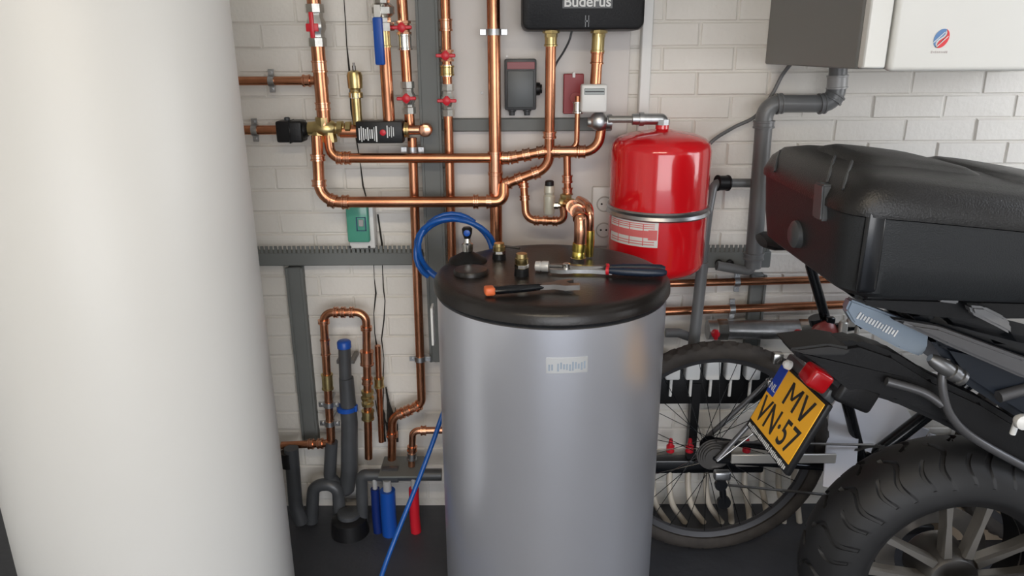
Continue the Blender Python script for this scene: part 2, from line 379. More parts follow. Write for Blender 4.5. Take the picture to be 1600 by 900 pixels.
# ------------------------------------------------------------------ copper pipes
class Pipe:
    def __init__(s, label, pts, r, bend=0.04, m=None, name='copper_pipe', cat='pipe', n=16, wall=None):
        r *= 1.09; s.pts = fillet([W(*p) for p in pts], bend); s.r = r; s.m = m or COPPER
        s.t = thing(name, label, cat, s.pts[-1]); bm = B(); tube(bm, s.pts, r, n); s.body = obj('tube', bm, s.m, s.t)
        s.rnd = random.Random(len(label))
    def near(s, px, py):
        q = Vector((px, py)); best = None
        for i in range(len(s.pts) - 1):
            a, b = s.pts[i], s.pts[i + 1]
            for k in range(25):
                p = a.lerp(b, k / 24); d = (proj(p) - q).length
                if best is None or d < best[0]: best = (d, p, (b - a).normalized())
        return best[1], best[2]
    def ring(s, *qs, ln=0.02, e=0.0032, m=None, name='fitting'):
        for q in qs:
            p, d = s.near(*q); bm = B(); r = s.r + e; b = r + 0.0018
            h = ln / 2
            lathe(bm, p - d * h, d, [(0, s.r), (0, b), (.004, b), (.005, r), (ln - .005, r), (ln - .004, b), (ln, b), (ln, s.r)], 18)
            obj(name, bm, m or COPPER2, s.t)
        return s
    def clamp(s, *qs, wall=True, m=None):
        for q in qs:
            p, d = s.near(*q); bm = B(); r = s.r + .002
            lathe(bm, p - d * .008, d, [(0, r - .002), (0, r + .0015), (.016, r + .0015), (.016, r - .002)], 18)
            side = d.cross(Vector((0, 1, 0))).normalized()
            for s_ in (-1, 1):
                c = p + side * s_ * (r + .008)
                box(bm, (-.009, -.003, -.008), (.009, .003, .008), .001, 1, mtx=basis(c, side, (0, 1, 0)))
                cyl(bm, c + Vector((0, .006, 0)), c - Vector((0, .008, 0)), .004, 8)
            cyl(bm, p + Vector((0, r, 0)), Vector((p.x, D - .012, p.z)), .004, 8)
            obj('pipe_clamp', bm, m or STEEL, s.t)
        return s
    def valve(s, q, ln=.06, kind='red_knob', m=None, side=(0, -1, 0), e=0.006):
        p, d = s.near(*q); bm = B(); r = s.r
        lathe(bm, p - d * ln / 2, d, [(0, r), (0, r + e), (ln * .2, r + e), (ln * .22, r + e * .35), (ln * .32, r + e * .35), (ln * .42, r + e * 1.2), (ln * .58, r + e * 1.2), (ln * .68, r + e * .35), (ln * .78, r + e * .35), (ln * .8, r + e), (ln, r + e), (ln, r)], 8)
        side = Vector(side).normalized()
        cyl(bm, p, p + side * (r + e + .016), .006, 10)
        v = obj('ball_valve', bm, m or CHROME, s.t); b2 = B(); tip = p + side * (r + e + .012)
        if kind == 'red_knob':
            M = basis(tip, d.cross(side), d)
            for k in range(2): box(b2, (-.026, -.0045, 0), (.026, .0045, .008), .002, 1, mtx=M @ Matrix.Rotation(k * PI / 2, 4, 'Z') @ Matrix.Diagonal((1 if k == 0 else .5, 1, 1, 1)))
            lathe(b2, tip, side, [(0, .011), (.010, .011), (.012, .008)], 14); obj('handle', b2, REDP, v)
        elif kind == 'red_wing':
            M = basis(tip, d, side.cross(d)); box(b2, (-.032, -.0055, 0), (.032, .0055, .009), .002, 2, mtx=M)
            box(b2, (-.004, -.016, 0), (.016, .016, .007), .002, 2, mtx=M); obj('handle', b2, REDP, v)
        elif kind == 'blue_lever':
            dn = d if d.z < 0 else -d; M = basis(tip, dn, side.cross(dn))
            box(b2, (-.012, -.009, 0), (.03, .009, .004), .001, 1, mtx=M); obj('lever_stem', b2, CHROME, v); b3 = B()
            box(b3, (.018, -.0125, -.003), (.135, .0125, .012), .004, 2, mtx=M); obj('handle', b3, BLUEP, v)
        return s
# big riser left with red wing valve
p1 = Pipe('thick copper riser at far left with red winged ball valve', [(485, -60, .09), (507, 196, .09)], .0168).valve((493, 45), .105, 'red_wing', e=.0065).ring((498, 100), ln=.03, e=.001)
p1.ring((503, 168), ln=.02, e=.001)
Pipe('upper copper pipe running level out from behind the white tank', [(250, 127, .045), (512, 126, .045)], .0108).ring((478, 126), (498, 126)).clamp((420, 126))
Pipe('lower copper pipe running level into the black actuator', [(250, 204, .05), (448, 203, .05)], .0118).clamp((400, 203))
# black actuator and brass three way valve
a = W(436, 204, .05)
t = thing('valve_actuator', 'black actuator box on brass three way valve', 'actuator', W(458, 222, .06))
bm = B(); p = W(457, 204, .06); box(bm, p + Vector((-.038, -.03, -.030)), p + Vector((.034, .03, .028)), .006, 3); obj('housing', bm, BLACK, t)
bm = B(); box(bm, p + Vector((-.002, -.033, -.032)), p + Vector((.002, .02, .030)), .001, 1); obj('lid_seam', bm, BLACKG, t)
bm = B(); lathe(bm, p + Vector((-.012, 0, .027)), (0, 0, 1), [(0, .008), (.008, .008), (.010, .005)], 14); obj('button', bm, DGREY, t)
bm = B(); lathe(bm, p + Vector((.033, 0, .002)), (1, 0, 0), [(0, .024), (.006, .022), (.018, .012), (.02, .010)], 16); obj('collar', bm, BLACK, t)
t = thing('three_way_valve', 'brass three way valve between black actuator and black filter', 'valve', W(505, 215, .09))
bm = B(); p = W(482, 201, .085); lathe(bm, p, (1, 0, 0), [(0, .012), (.0, .018), (.02, .02), (.03, .024), (.055, .025), (.07, .020), (.075, .015), (.10, .015)], 20)
for q in ((497, 210), (514, 210)): lathe(bm, W(q[0], q[1] - 8, .09), (0, 0, -1), [(0, .016), (.026, .0205), (.034, .0205)], 8)
lathe(bm, W(506, 208, .09), (0, 0, 1), [(0, .016), (.030, .021), (.042, .021), (.044, .018)], 8)
obj('valve_body', bm, BRASS, t)
bm = B()
for x, r in ((.080, .023), (.103, .021)): lathe(bm, p + Vector((x, 0, 0)), (1, 0, 0), [(0, r - .004), (.001, r), (.014, r), (.016, r - .004)], 6)
obj('union_nut', bm, BRASS, t)
# two level returns from the valve
Pipe('lower thick copper pipe looping down then level to the riser', [(495, 212, .11), (500, 316, .122), (787, 315, .122), (787, 288, .108)], .0142, .052).ring((497, 245), (500, 285), (520, 313), (535, 316), ln=.018).ring((745, 316), (762, 316), ln=.014)
Pipe('upper copper pipe bending level under the black filter', [(513, 212, .095), (517, 247, .105), (766, 247, .105)], .0125, .05).ring((531, 247), (546, 247), ln=.016)
# black filter with print
t = thing('pipe_filter', 'black pipe filter with white print and red dot', 'filter', W(593, 224, .08))
pa, pb = W(555, 190, .12), W(630, 224, .12); bm = B(); box(bm, (pa.x, D - .12, pb.z), (pb.x, D - .075, pa.z), .004, 2); obj('housing', bm, DGREY if False else BLACK, t)
bm = B(); rr = random.Random(11); c = (pa + pb) / 2; c.y = D - .1203
strokes(bm, FR(c + Vector((-.031, 0, -.004))), .052, .042, 9, rr); obj('print', bm, WINK, t, False); bm = B(); strokes(bm, FR(c + Vector((.030, 0, .002))), .022, .038, 4, rr); obj('print', bm, WINK, t, False)
bm = B(); lathe(bm, c + Vector((.010, 0, 0)), (0, -1, 0), [(0, .0085), (.003, .008), (.004, .005)], 18); obj('red_button', bm, REDP, t)
Pipe('short copper piece joining brass valve and black filter', [(532, 205, .085), (558, 205, .085)], .0165)
Pipe('bright copper stub with round end right of black filter', [(630, 203, .10), (664, 203, .10)], .012, m=COPPER2).ring((636, 203), ln=.012, e=.006, m=BRASS)
bm = B(); p = W(665, 203, .10); lathe(bm, p + Vector((0, .02, 0)), (0, -1, 0), [(0, .012), (.002, .018), (.03, .0185), (.036, .015), (.038, .009)], 20)
obj('end_cap', bm, COPPER2, [o for o in bpy.data.objects if o.get('label', '').startswith('bright copper stub')][0])
# brass air vent
t = thing('air_vent', 'brass air vent standing between two risers', 'air vent', W(559, 190, .085))
bm = B(); p = W(559, 195, .085); h = (W(556, 110, .085) - p).length
lathe(bm, p, (0, 0, 1), [(0, .013), (h * .5, .0135), (h * .51, .019), (h * .60, .019), (h * .61, .014), (h * .66, .015), (h * .68, .0195), (h * .9, .021), (h * .97, .018), (h, .009)], 14); obj('vent_body', bm, BRASS, t)
bm = B(); lathe(bm, p + Vector((0, 0, h)), (0, 0, 1), [(0, .005), (.012, .005), (.012, .003), (.02, .003)], 10); obj('vent_screw', bm, DSTEEL, t)
bm = B(); lathe(bm, p + Vector((0, 0, h * .5)), (0, 0, 1), [(0, .012), (0, .0195), (.012, .0195), (.012, .012)], 6); obj('nut', bm, CHROME, t)
# blue lever riser
Pipe('thick copper riser with blue lever ball valve', [(592, -60, .11), (608, 188, .09)], .0150).valve((598, 18), .10, 'blue_lever', side=(-.12, -1, 0), e=.013).ring((600, 60), ln=.05, e=.001, m=BRASS)
# red knob risers
Pipe('copper riser with two red knobs right of the blue lever', [(624, -60, .075), (641, 205, .075)], .0130).valve((631, 47), .035, 'red_knob', m=COPPER2).ring((633, 66), ln=.04, e=.004, m=CHROME).valve((638, 153), .085, 'red_knob', e=.005)
q7 = Pipe('long copper pipe dropping to the floor fittings left of the heater', [(644, 215, .075), (659, 632, .075), (613, 652, .075), (612, 731, .075)], .0122, .035).ring((650, 632), (640, 645), (628, 649), (612, 680), ln=.016).clamp((654, 558), (645, 240))
Pipe('copper riser with two red knobs left of the grey switch box', [(694, -60, .07), (708, 470, .07)], .0120).ring((699, 38), ln=.03, e=.003).valve((700, 87), .03, 'red_knob', m=COPPER2).ring((702, 104), ln=.03, e=.002, m=CHROME).ring((702, 121), ln=.026, e=.005, m=BRASS).valve((704, 158), .085, 'red_knob', e=.005).clamp((706, 238), m=DSTEEL)
p9 = Pipe('thickest straight copper riser reaching down to the heater lid', [(770, -60, .10), (776, 420, .10)], .0160).clamp((774, 55)).ring((775, 247), ln=.06, e=.002).ring((776, 300), ln=.075, e=.002)
# pipes from the black station
Pipe('left copper pipe from black wall unit curving back to the riser', [(861, 40, .13), (858, 262, .11), (783, 290, .10)], .0128, .05).ring((860, 62), ln=.045, e=.002, m=BRASS).ring((858, 212), (838, 271), (812, 280), (792, 287), ln=.018)
Pipe('right copper pipe from black wall unit under white heat meter', [(936, 40, .13), (930, 140, .13)], .0135).ring((936, 66), ln=.05, e=.002, m=BRASS).ring((934, 90), ln=.03, e=.0015, m=COPPER)
Pipe('copper pipe bending from silver meter ball back left to the riser', [(941, 190, .13), (934, 237, .13), (850, 237, .11), (796, 247, .10), (762, 247, .10)], .0125, .05, m=COPPER).ring((908, 237), (870, 237), (845, 238), (824, 242), (804, 246), (790, 247), ln=.020).ring((886, 237), ln=.05, e=.0025)
Pipe('thin copper pipe hooking down beside white heat meter', [(903, 150, .12), (901, 225, .12), (886, 240, .12)], .0068, .02).ring((902, 168), ln=.030, e=.004, m=CHROME)
Pipe('copper drop pipe with brass elbow valve over the lid', [(886, 240, .12), (887, 318, .12)], .0095, .02).ring((886, 278), (887, 300), ln=.02)
Pipe('copper pipe hooking under the small white relief valve', [(818, 282, .105), (822, 344, .12), (882, 346, .14), (880, 322, .14)], .0098, .03).ring((818, 290), (820, 310), (838, 344), (853, 345), (868, 346), ln=.013, e=.002)
# relief valve
t = thing('relief_valve', 'small white relief valve with black cap above the hooked pipe', 'valve', W(858, 330, .15))
bm = B(); p = W(858, 334, .15); lathe(bm, p, (0, 0, 1), [(0, .014), (.006, .0155), (.05, .0155), (.052, .013), (.058, .013), (.06, .0145), (.078, .014)], 18); obj('valve_body', bm, mat('cream_metal', (.62, .60, .50), .35, .3), t)
bm = B(); lathe(bm, p + Vector((0, 0, .078)), (0, 0, 1), [(0, .0125), (.012, .012), (.014, .009)], 14); obj('cap', bm, BLACK, t)
bm = B(); lathe(bm, p + Vector((.01, 0, .022)), (1, 0, 0), [(0, .010), (.014, .010), (.014, .006), (.02, .006)], 8); obj('nut', bm, CHROME, t)
# brass elbow + flexible pair into lid
LZ = 0.969
t = thing('copper_elbow_pipe', 'bright copper elbow pipe with brass tail entering the black lid', 'pipe', G(903, 410, LZ))
foot = G(903, 410, LZ)
pth = smooth_path([W(884, 318, .13), W(893, 324, .16), foot + Vector((0, 0, .155)), foot + Vector((.002, 0, .12)), foot + Vector((0, 0, .07))], 6)
pth = [W(884, 318, .13), W(893, 322, .17)] + smooth_path([W(895, 323, .19), Y(905, 335, foot.y + .03), Y(907, 350, foot.y), Y(906, 385, foot.y)], 6)
bm = B(); tube(bm, pth, .0155, 16); obj('tube', bm, COPPER2, t)
for i in (2, 6, 10):
    bm = B(); d = (pth[i + 1] - pth[i]).normalized(); lathe(bm, pth[i], d, [(0, .012), (0, .0185), (.006, .0185), (.006, .012)], 18); obj('fitting', bm, COPPER2, t)
bm = B(); lathe(bm, Y(906, 380, foot.y), (foot + Vector((0, 0, .002))) - Y(906, 380, foot.y), [(0, .0150), (0, .0175), (.02, .0175), (.021, .015), (.026, .0165), (.042, .0165), (.046, .012), (.06, .012)], 12); obj('brass_tail', bm, mat('yellow_brass', (.85, .68, .16), .25, 1.0), t)
bm = B(); lathe(bm, foot, (0, 0, 1), [(0, .019), (.012, .019), (.014, .013)], 8); obj('nut', bm, CHROME, t)
t = thing('copper_elbow_pipe', 'second copper elbow pipe just behind the brass tailed one', 'pipe', G(921, 402, LZ))
foot = G(921, 403, LZ); bm = B(); pth = smooth_path([Y(905, 312, foot.y + .12), Y(915, 318, foot.y + .06), Y(921, 330, foot.y), Y(921, 365, foot.y)], 6); tube(bm, pth, .0105, 14); obj('tube', bm, COPPER2, t)
bm = B(); q = Y(921, 360, foot.y); lathe(bm, q, foot - q, [(0, .010), (0, .013), (.03, .0125), (.045, .011), ((foot - q).length - .004, .009)], 12); obj('brass_tail', bm, MATS['yellow_brass'], t)
t = thing('brass_elbow_valve', 'knobbly brass valve where the copper drop pipe meets the elbows', 'valve', W(890, 322, .13))
bm = B(); p = W(884, 316, .13); lathe(bm, p + Vector((-.02, 0, 0)), (1, 0, -.25), [(0, .010), (.002, .017), (.016, .017), (.018, .013), (.024, .020), (.04, .020), (.044, .014)], 10)
lathe(bm, p + Vector((0, 0, .0)), (0, 0, 1), [(0, .013), (.012, .016), (.022, .016), (.024, .011)], 8)
obj('valve_body', bm, BRASS, t)

# ------------------------------------------------------------------ black wall station
t = thing('heating_station', 'black rounded wall unit with maker lettering at the top', 'wall unit', W(911, 50, .1))
bm = B(); a = W(815, 48, .16); b = W(1007, 48, .16); zt = a.z + .34
poly = []; rr_ = .02
for cx, cz, a0 in ((b.x - rr_, a.z + rr_, -90), (b.x - rr_, zt - rr_, 0), (a.x + rr_, zt - rr_, 90), (a.x + rr_, a.z + rr_, 180)):
    for k in range(6): an = math.radians(a0 + 18 * k); poly.append(Vector((cx + rr_ * math.cos(an), D - .16, cz + rr_ * math.sin(an))))
cen = sum(poly, Vector()) / len(poly)
loft(bm, [[Vector((cen.x + (q.x - cen.x) * s_, yy, cen.z + (q.z - cen.z) * s_)) for q in poly] for yy, s_ in ((D - .02, 1), (D - .145, 1), (D - .157, .985), (D - .16, .955))]); obj('housing', bm, BLACK, t)
bm = B(); c = W(918, 3, .161); box(bm, (c.x - .064, D - .1625, c.z - .016), (c.x + .064, D - .159, c.z + .016), .001, 1); obj('nameplate', bm, DGREY, t)
obj('lettering', text_bm('Buderus', .036, FR(W(918, 3, .1632)), .0005, 1.0, .0006), WINK, t, False)
bm = B()
for s_ in (-1, 1): box(bm, (c.x - .001 + s_ * .004, D - .1615, W(918, 42, .16).z), (c.x + .001 + s_ * .004, D - .159, W(918, 24, .16).z))
box(bm, (c.x - .006, D - .1615, W(918, 33, .16).z - .002), (c.x + .006, D - .159, W(918, 33, .16).z + .002)); obj('latch_mark', bm, BLACKG, t)
for px in (861, 936):
    bm = B(); lathe(bm, W(px, 52, .13) + Vector((0, 0, .012)), (0, 0, -1), [(0, .022), (.012, .022), (.013, .017), (.022, .017)], 8); obj('union_nut', bm, BRASS, t)
def cable(label, pts, r, m, name='cable', n=10, cat='cable'):
    bm = B(); tube(bm, smooth_path(pts, 8), r, n); return tag(obj(name, bm, m), label, cat)
cable('thin grey cable under the black wall unit', [W(895, 40, .1), W(890, 62, .10), W(880, 82, .08), W(868, 102, .06), W(862, 130, .05), W(862, 190, .045)], .003, DGREY)
cable('grey cable sagging from the white unit to the red vessel', [W(1240, 95, .05), W(1222, 118, .03), W(1205, 150, .03), W(1180, 182, .03), W(1145, 200, .03), W(1108, 226, .04), W(1090, 270, .03), W(1080, 330, .02)], .0052, GPVC)

# dark switch box
t = thing('switch_box', 'dark grey switch box with faded red strip right of thick riser', 'switch box', W(812, 178, .05))
a = W(788, 92, .07); b = W(838, 172, .07); bm = B(); box(bm, (a.x, D - .07, b.z), (b.x, D - .019, a.z), .005, 2); obj('housing', bm, DGREY, t)
bm = B(); box(bm, (a.x + .007, D - .075, b.z + .006), (b.x - .007, D - .068, a.z - .03), .004, 2); obj('cover', bm, mat('slate_plastic', (.09, .10, .105), .4), t)
bm = B(); box(bm, (a.x + .007, D - .073, a.z - .027), (b.x - .005, D - .068, a.z - .008), .001, 1); obj('label_strip', bm, mat('faded_red', (.30, .10, .11), .5), t)
bm = B(); lathe(bm, Vector((b.x - .002, D - .045, b.z + .055)), (1, 0, 0), [(0, .018), (.012, .017), (.014, .012), (.018, .012)], 14); obj('knob', bm, BLACK, t)
for dx in (.02, .062):
    bm = B(); lathe(bm, Vector((a.x + dx, D - .045, b.z + .002)), (0, 0, -1), [(0, .012), (.006, .012), (.008, .009), (.018, .008)], 10); obj('cable_gland', bm, DGREY, t)
# red plate
t = thing('red_plate', 'flat dark red metal plate behind the white heat meter', 'plate', W(896, 178, .05))
a = W(881, 113, .04); b = W(911, 178, .04); bm = B(); box(bm, (a.x, D - .04, b.z), (b.x, D - .019, a.z - .004), .002, 1); obj('body', bm, DRED, t)
bm = B(); box(bm, ((a.x + b.x) / 2 - .004, D - .042, a.z - .014), ((a.x + b.x) / 2 + .004, D - .036, a.z), .001, 1); obj('clip', bm, WHITEP, t)
bm = B(); lathe(bm, Vector(((a.x + b.x) / 2 + .006, D - .039, (a.z + b.z) / 2 - .012)), (0, -1, 0), [(0, .016), (.003, .015)], 20); obj('boss', bm, mat('worn_red', (.33, .05, .05), .4), t)
# white heat meter
t = thing('heat_meter', 'white heat meter with small display on the copper pipe', 'meter', W(928, 180, .15))
a = W(909, 132, .16); b = W(948, 176, .16); bm = B(); box(bm, (a.x, D - .16, b.z), (b.x, D - .115, a.z), .006, 3); obj('housing', bm, WHITEP, t)
bm = B(); box(bm, (a.x + .007, D - .1615, a.z - .026), (b.x - .007, D - .159, a.z - .010), .001, 1); obj('display', bm, mat('lcd_grey', (.22, .25, .24), .2), t)
bm = B(); box(bm, (a.x + .009, D - .1622, a.z - .0195), (b.x - .009, D - .161, a.z - .0165)); obj('display_digits', bm, INK, t)
bm = B(); lathe(bm, W(936, 190, .13) + Vector((0, -.025, 0)), (0, 1, 0), [(0, .010), (.004, .018), (.012, .024), (.03, .026), (.046, .022), (.052, .012)], 18)
lathe(bm, W(918, 191, .13), (1, 0, 0), [(0, .012), (.012, .016), (.04, .016), (.056, .021), (.064, .021)], 12); obj('flow_body', bm, STEEL, t)
# socket left of vessel
t = thing('wall_socket', 'white wall socket half hidden left of the red vessel', 'socket', W(945, 385, .02))
a = W(926, 292, .03); b = W(966, 384, .03); bm = B(); box(bm, (a.x, D - .035, b.z), (b.x, D - .018, a.z), .004, 2); obj('faceplate', bm, WHITEP, t)
for zz in (.28, .72):
    bm = B(); c = Vector((a.x + .035, D - .0355, b.z + (a.z - b.z) * zz)); lathe(bm, c + Vector((0, .012, 0)), (0, -1, 0), [(0, .0195), (.013, .0215), (.0145, .0235), (.0145, .0195)], 22, cap=False)
    lathe(bm, c + Vector((0, .002, 0)), (0, -1, 0), [(0, .0195), (.0005, .0195)], 22); obj('socket_ring', bm, mat('socket_grey', (.45, .44, .41), .4), t)
    bm = B()
    for s_ in (-1, 1): lathe(bm, c + Vector((s_ * .008, 0, 0)), (0, -1, 0), [(0, .003), (.001, .003)], 10)
    obj('socket_hole', bm, INK, t)

# ------------------------------------------------------------------ red expansion vessel
VX, VY, VR = 0.398, 1.985, 0.132
zt = CAMZ - .205; zb = CAMZ - .60; H_ = zt - zb
t = thing('expansion_vessel', 'red steel expansion vessel with silver band and white label', 'vessel', (VX, VY, zb))
bm = B(); lathe(bm, (VX, VY, zb), (0, 0, 1), [(0, .03), (.006, .075), (.016, .112), (.030, .128), (.045, VR), (H_ - .05, VR), (H_ - .034, VR - .004), (H_ - .020, .115), (H_ - .008, .085), (H_ - .001, .04), (H_ + .004, .018), (H_ + .02, .017)], 64); obj('shell', bm, RED, t)
zs = Y(1030, 341, VY - VR).z
bm = B(); lathe(bm, (VX, VY, zs - .012), (0, 0, 1), [(0, VR), (0, VR + .004), (.004, VR + .0075), (.012, VR + .004), (.020, VR + .0075), (.024, VR + .004), (.024, VR)], 64, cap=False); obj('clamp_band', bm, STEEL, t)
def curved(bm, cx, cy, r, a0, a1, z0, z1, th=.0006, n=14):
    rings = []
    for k in range(n + 1):
        an = math.radians(a0 + (a1 - a0) * k / n); dx, dy = math.sin(an), -math.cos(an)
        rings.append([Vector((cx + dx * rr2, cy + dy * rr2, z)) for rr2, z in ((r, z0), (r + th, z0), (r + th, z1), (r, z1))])
    loft(bm, rings)
bm = B(); z1 = Y(1000, 349, VY - VR).z; z0 = Y(1000, 388, VY - VR).z
A0, A1 = -76, -9
curved(bm, VX, VY, VR, A0, A1, z0, z1); lb = obj('label', bm, WHITEP, t)
bm = B(); dz = z1 - z0
curved(bm, VX, VY, VR + .0007, A0 + 1, A1 - 1, z0 + dz * .38, z0 + dz * .66)
curved(bm, VX, VY, VR + .0007, -20, A1 - 1, z0 + dz * .30, z0 + dz * .70, .0009); obj('red_print', bm, PINK, lb)
bm = B()
for k in range(1, 4): an = A0 + (A1 - A0) * k / 4; curved(bm, VX, VY, VR + .0008, an - .5, an + .5, z0 + dz * .06, z0 + dz * .94, n=2)
for f in (.10, .2, .75, .83, .91): curved(bm, VX, VY, VR + .0008, A0 + 3, A1 - 4, z0 + dz * f, z0 + dz * (f + .03))
obj('small_print', bm, PINK, lb)
t2 = thing('vessel_elbow', 'galvanised elbow pipe feeding the top of the red vessel', 'pipe', (VX, VY, zt))
bm = B(); e0 = Vector((VX, VY, zt + .018)); tp = Y(1033, 186, VY); tube(bm, fillet([e0, Vector((VX, VY, tp.z)), Vector((VX - .08, VY, tp.z))], .026), .0145, 16); obj('elbow', bm, STEEL, t2)
bm = B(); lathe(bm, e0 + Vector((0, 0, -.004)), (0, 0, 1), [(0, .016), (0, .019), (.014, .019), (.014, .012)], 8); lathe(bm, Vector((VX - .05, VY, tp.z)), (-1, 0, 0), [(0, .014), (0, .018), (.012, .018), (.012, .012)], 16); obj('collar', bm, STEEL, t2)
bm = B(); cyl(bm, (VX - .07, VY, tp.z), (W(948, 188, .13).x, VY, tp.z), .009); obj('tube', bm, mat('dull_pipe', (.30, .29, .27), .4, .6), t2)

# ------------------------------------------------------------------ grey pvc, right side
gp = Pipe('grey drain pipe stepping left from the white unit and down the wall', [(1310, 105, .09), (1306, 162, .09), (1196, 162, .09), (1176, 418, .09)], .0215, .036, GPVC, 'drain_pipe', n=22)
gp.ring((1309, 128), ln=.035, e=.003, m=GPVC2, name='pipe_socket').ring((1300, 150), ln=.02, e=.003, m=GPVC, name='pipe_socket').ring((1283, 162), (1217, 162), ln=.016, e=.003, m=GPVC, name='pipe_socket').ring((1193, 190), (1175, 395), ln=.02, e=.004, m=GPVC, name='pipe_socket')
bm = B(); tube(bm, fillet([W(1176, 410, .09), W(1172, 424, .09), W(1120, 415, .09)], .02), .014, 14); obj('side_branch', bm, GPVC, gp.t)
g2 = Pipe('dark grey conduit dropping behind the red vessel to the bicycle wheel', [(1200, 286, .06), (1115, 286, .10), (1107, 330, .13), (1083, 530, .14)], .0115, .028, GPVC, 'conduit', n=18)
g2.ring((1128, 286), ln=.035, e=.008, m=BLACK, name='coupling')
bm = B(); cyl(bm, W(1098, 410, .135), W(1083, 545, .14), .0165, 18); obj('thick_sleeve', bm, GPVC, g2.t)
Pipe('upper level copper pipe behind the bicycle', [(1000, 444, .05), (1330, 436, .05)], .0105).clamp((1150, 441))
Pipe('lower level copper pipe behind the bicycle', [(1000, 488, .05), (1345, 475, .05)], .0118).clamp((1150, 483))

# ------------------------------------------------------------------ white unit upper right
a = Y(1195, 100, D); x0 = a.x; zb_ = a.z; yn = Y(1340, 108, 1.58).y; x1 = x0 + .72
t = thing('ventilation_unit', 'large white wall unit with grey side and round red blue emblem', 'wall unit', (x0, D, zb_))
bm = B(); box(bm, (x0, yn + .004, zb_), (x1, D, zb_ + .75), .003, 1); obj('side_panel', bm, SIDEG, t)
bm = B(); box(bm, (x0 + .004, yn - .022, zb_ + .002), (x0 + .05, yn + .004, zb_ + .75), .003, 1); obj('frame_edge', bm, WMETAL, t)
bm = B(); box(bm, (x0 + .055, yn - .028, zb_ - .004), (x1, yn + .003, zb_ + .75), .010, 3); obj('front_panel', bm, WMETAL, t)
bm = B(); c = Y(1471, 60, yn - .0285); M = FR(c) @ Matrix.Rotation(math.radians(-25), 4, 'Z')
def half(sg):
    pts = []; R_ = .019
    for k in range(13): an = math.radians(90 + sg * 180 * k / 12); pts.append((R_ * .75 * math.cos(an), R_ * math.sin(an)))
    for k in range(9): y_ = -R_ + 2 * R_ * k / 8; pts.append((sg * -.002 + .004 * math.sin(y_ / R_ * PI), y_))
    return [M @ Vector((x, y, 0)) for x, y in pts[:-1]]
prism(bm, half(1), (0, -.0008, 0)); obj('blue_emblem_half', bm, BINK, t, False)
bm = B(); prism(bm, half(-1), (0, -.0008, 0)); obj('red_emblem_half', bm, RINK, t, False)
bm = B()
for s_ in (-.25, .3): box(bm, (s_ * .02 - .0008, -.017, .0009), (s_ * .02 + .0008, .012, .0016), mtx=M @ Matrix.Rotation(-.35, 4, 'Z'))
obj('emblem_stripe', bm, WINK, t, False)
bm = B(); strokes(bm, FR(c + Vector((0, 0, -.026))), .034, .0045, 9, random.Random(2)); obj('emblem_caption', bm, mat('pale_ink', (.55, .5, .49), .5), t, False)

# ------------------------------------------------------------------ green distribution box
t = thing('junction_box', 'white junction box with green see through cover', 'junction box', W(562, 392, .05))
a = W(539, 318, .07); b = W(583, 391, .07); bm = B(); box(bm, (a.x + .0, D - .05, b.z), (b.x + .003, D - .002, a.z), .004, 2); obj('housing', bm, WHITEP, t)
bm = B(); box(bm, (a.x - .001, D - .068, b.z + .022), (b.x - .008, D - .048, a.z - .002), .006, 3); cv = obj('cover', bm, GREEN, t)
bm = B(); cx = (a.x + b.x) / 2 + .006; cz = (a.z + b.z) / 2 + .008
for q in ((-.013, -.012, -.020, .020), (.012, .013, -.020, .020), (-.013, .013, .019, .020), (-.013, .013, -.020, -.019)): box(bm, (cx + q[0] - .001, D - .0705, cz + q[2]), (cx + q[1] + .001, D - .067, cz + q[3] + .001))
obj('switch_outline', bm, mat('navy', (.02, .05, .14), .4), t, False)
bm = B(); box(bm, (cx - .007, D - .072, cz - .006), (cx + .007, D - .067, cz + .014), .001, 1); obj('switch', bm, GPVC2, t)
bm = B()
for px in (547, 577): lathe(bm, W(px, 386, .051), (0, -1, 0), [(0, .004), (.001, .004)], 10)
obj('screw', bm, INK, t)

# ------------------------------------------------------------------ copper loop, lower left
lp = Pipe('copper pipe bent in an upside down U around the grey drain', [(517, 690, .09), (513, 620, .09), (505, 488, .09), (572, 488, .09), (576, 716, .09)], .0112, .03)
lp.ring((505, 505), (525, 487), (537, 487), (550, 487), (573, 510), ln=.012).ring((508, 545), ln=.05, e=.001).ring((512, 595), ln=.05, e=.004, m=BRASS).ring((575, 562), ln=.045, e=.007, m=COPPER2).ring((575, 592), ln=.02, e=.003).ring((576, 650), ln=.03, e=.006, m=BRASS).valve((576, 622), .05, 'none', m=BRASS, e=.007).clamp((514, 632), (516, 660))
Pipe('copper pipe elbowing left under the U bend loop', [(517, 665, .09), (518, 692, .09), (440, 696, .09)], .0112, .02).ring((500, 693), (485, 693), ln=.016)
Pipe('short copper hook by the heater over the blue sleeves', [(700, 672, .12), (645, 673, .12), (643, 728, .12)], .0100, .02, COPPER2).ring((662, 672), (643, 700), ln=.016).ring((643, 712), ln=.022, e=.003, m=STEEL)
Pipe('thin copper pipe right of the U bend loop', [(590, 540, .06), (596, 690, .06)], .0085).ring((592, 600), ln=.03, e=.005, m=BRASS)
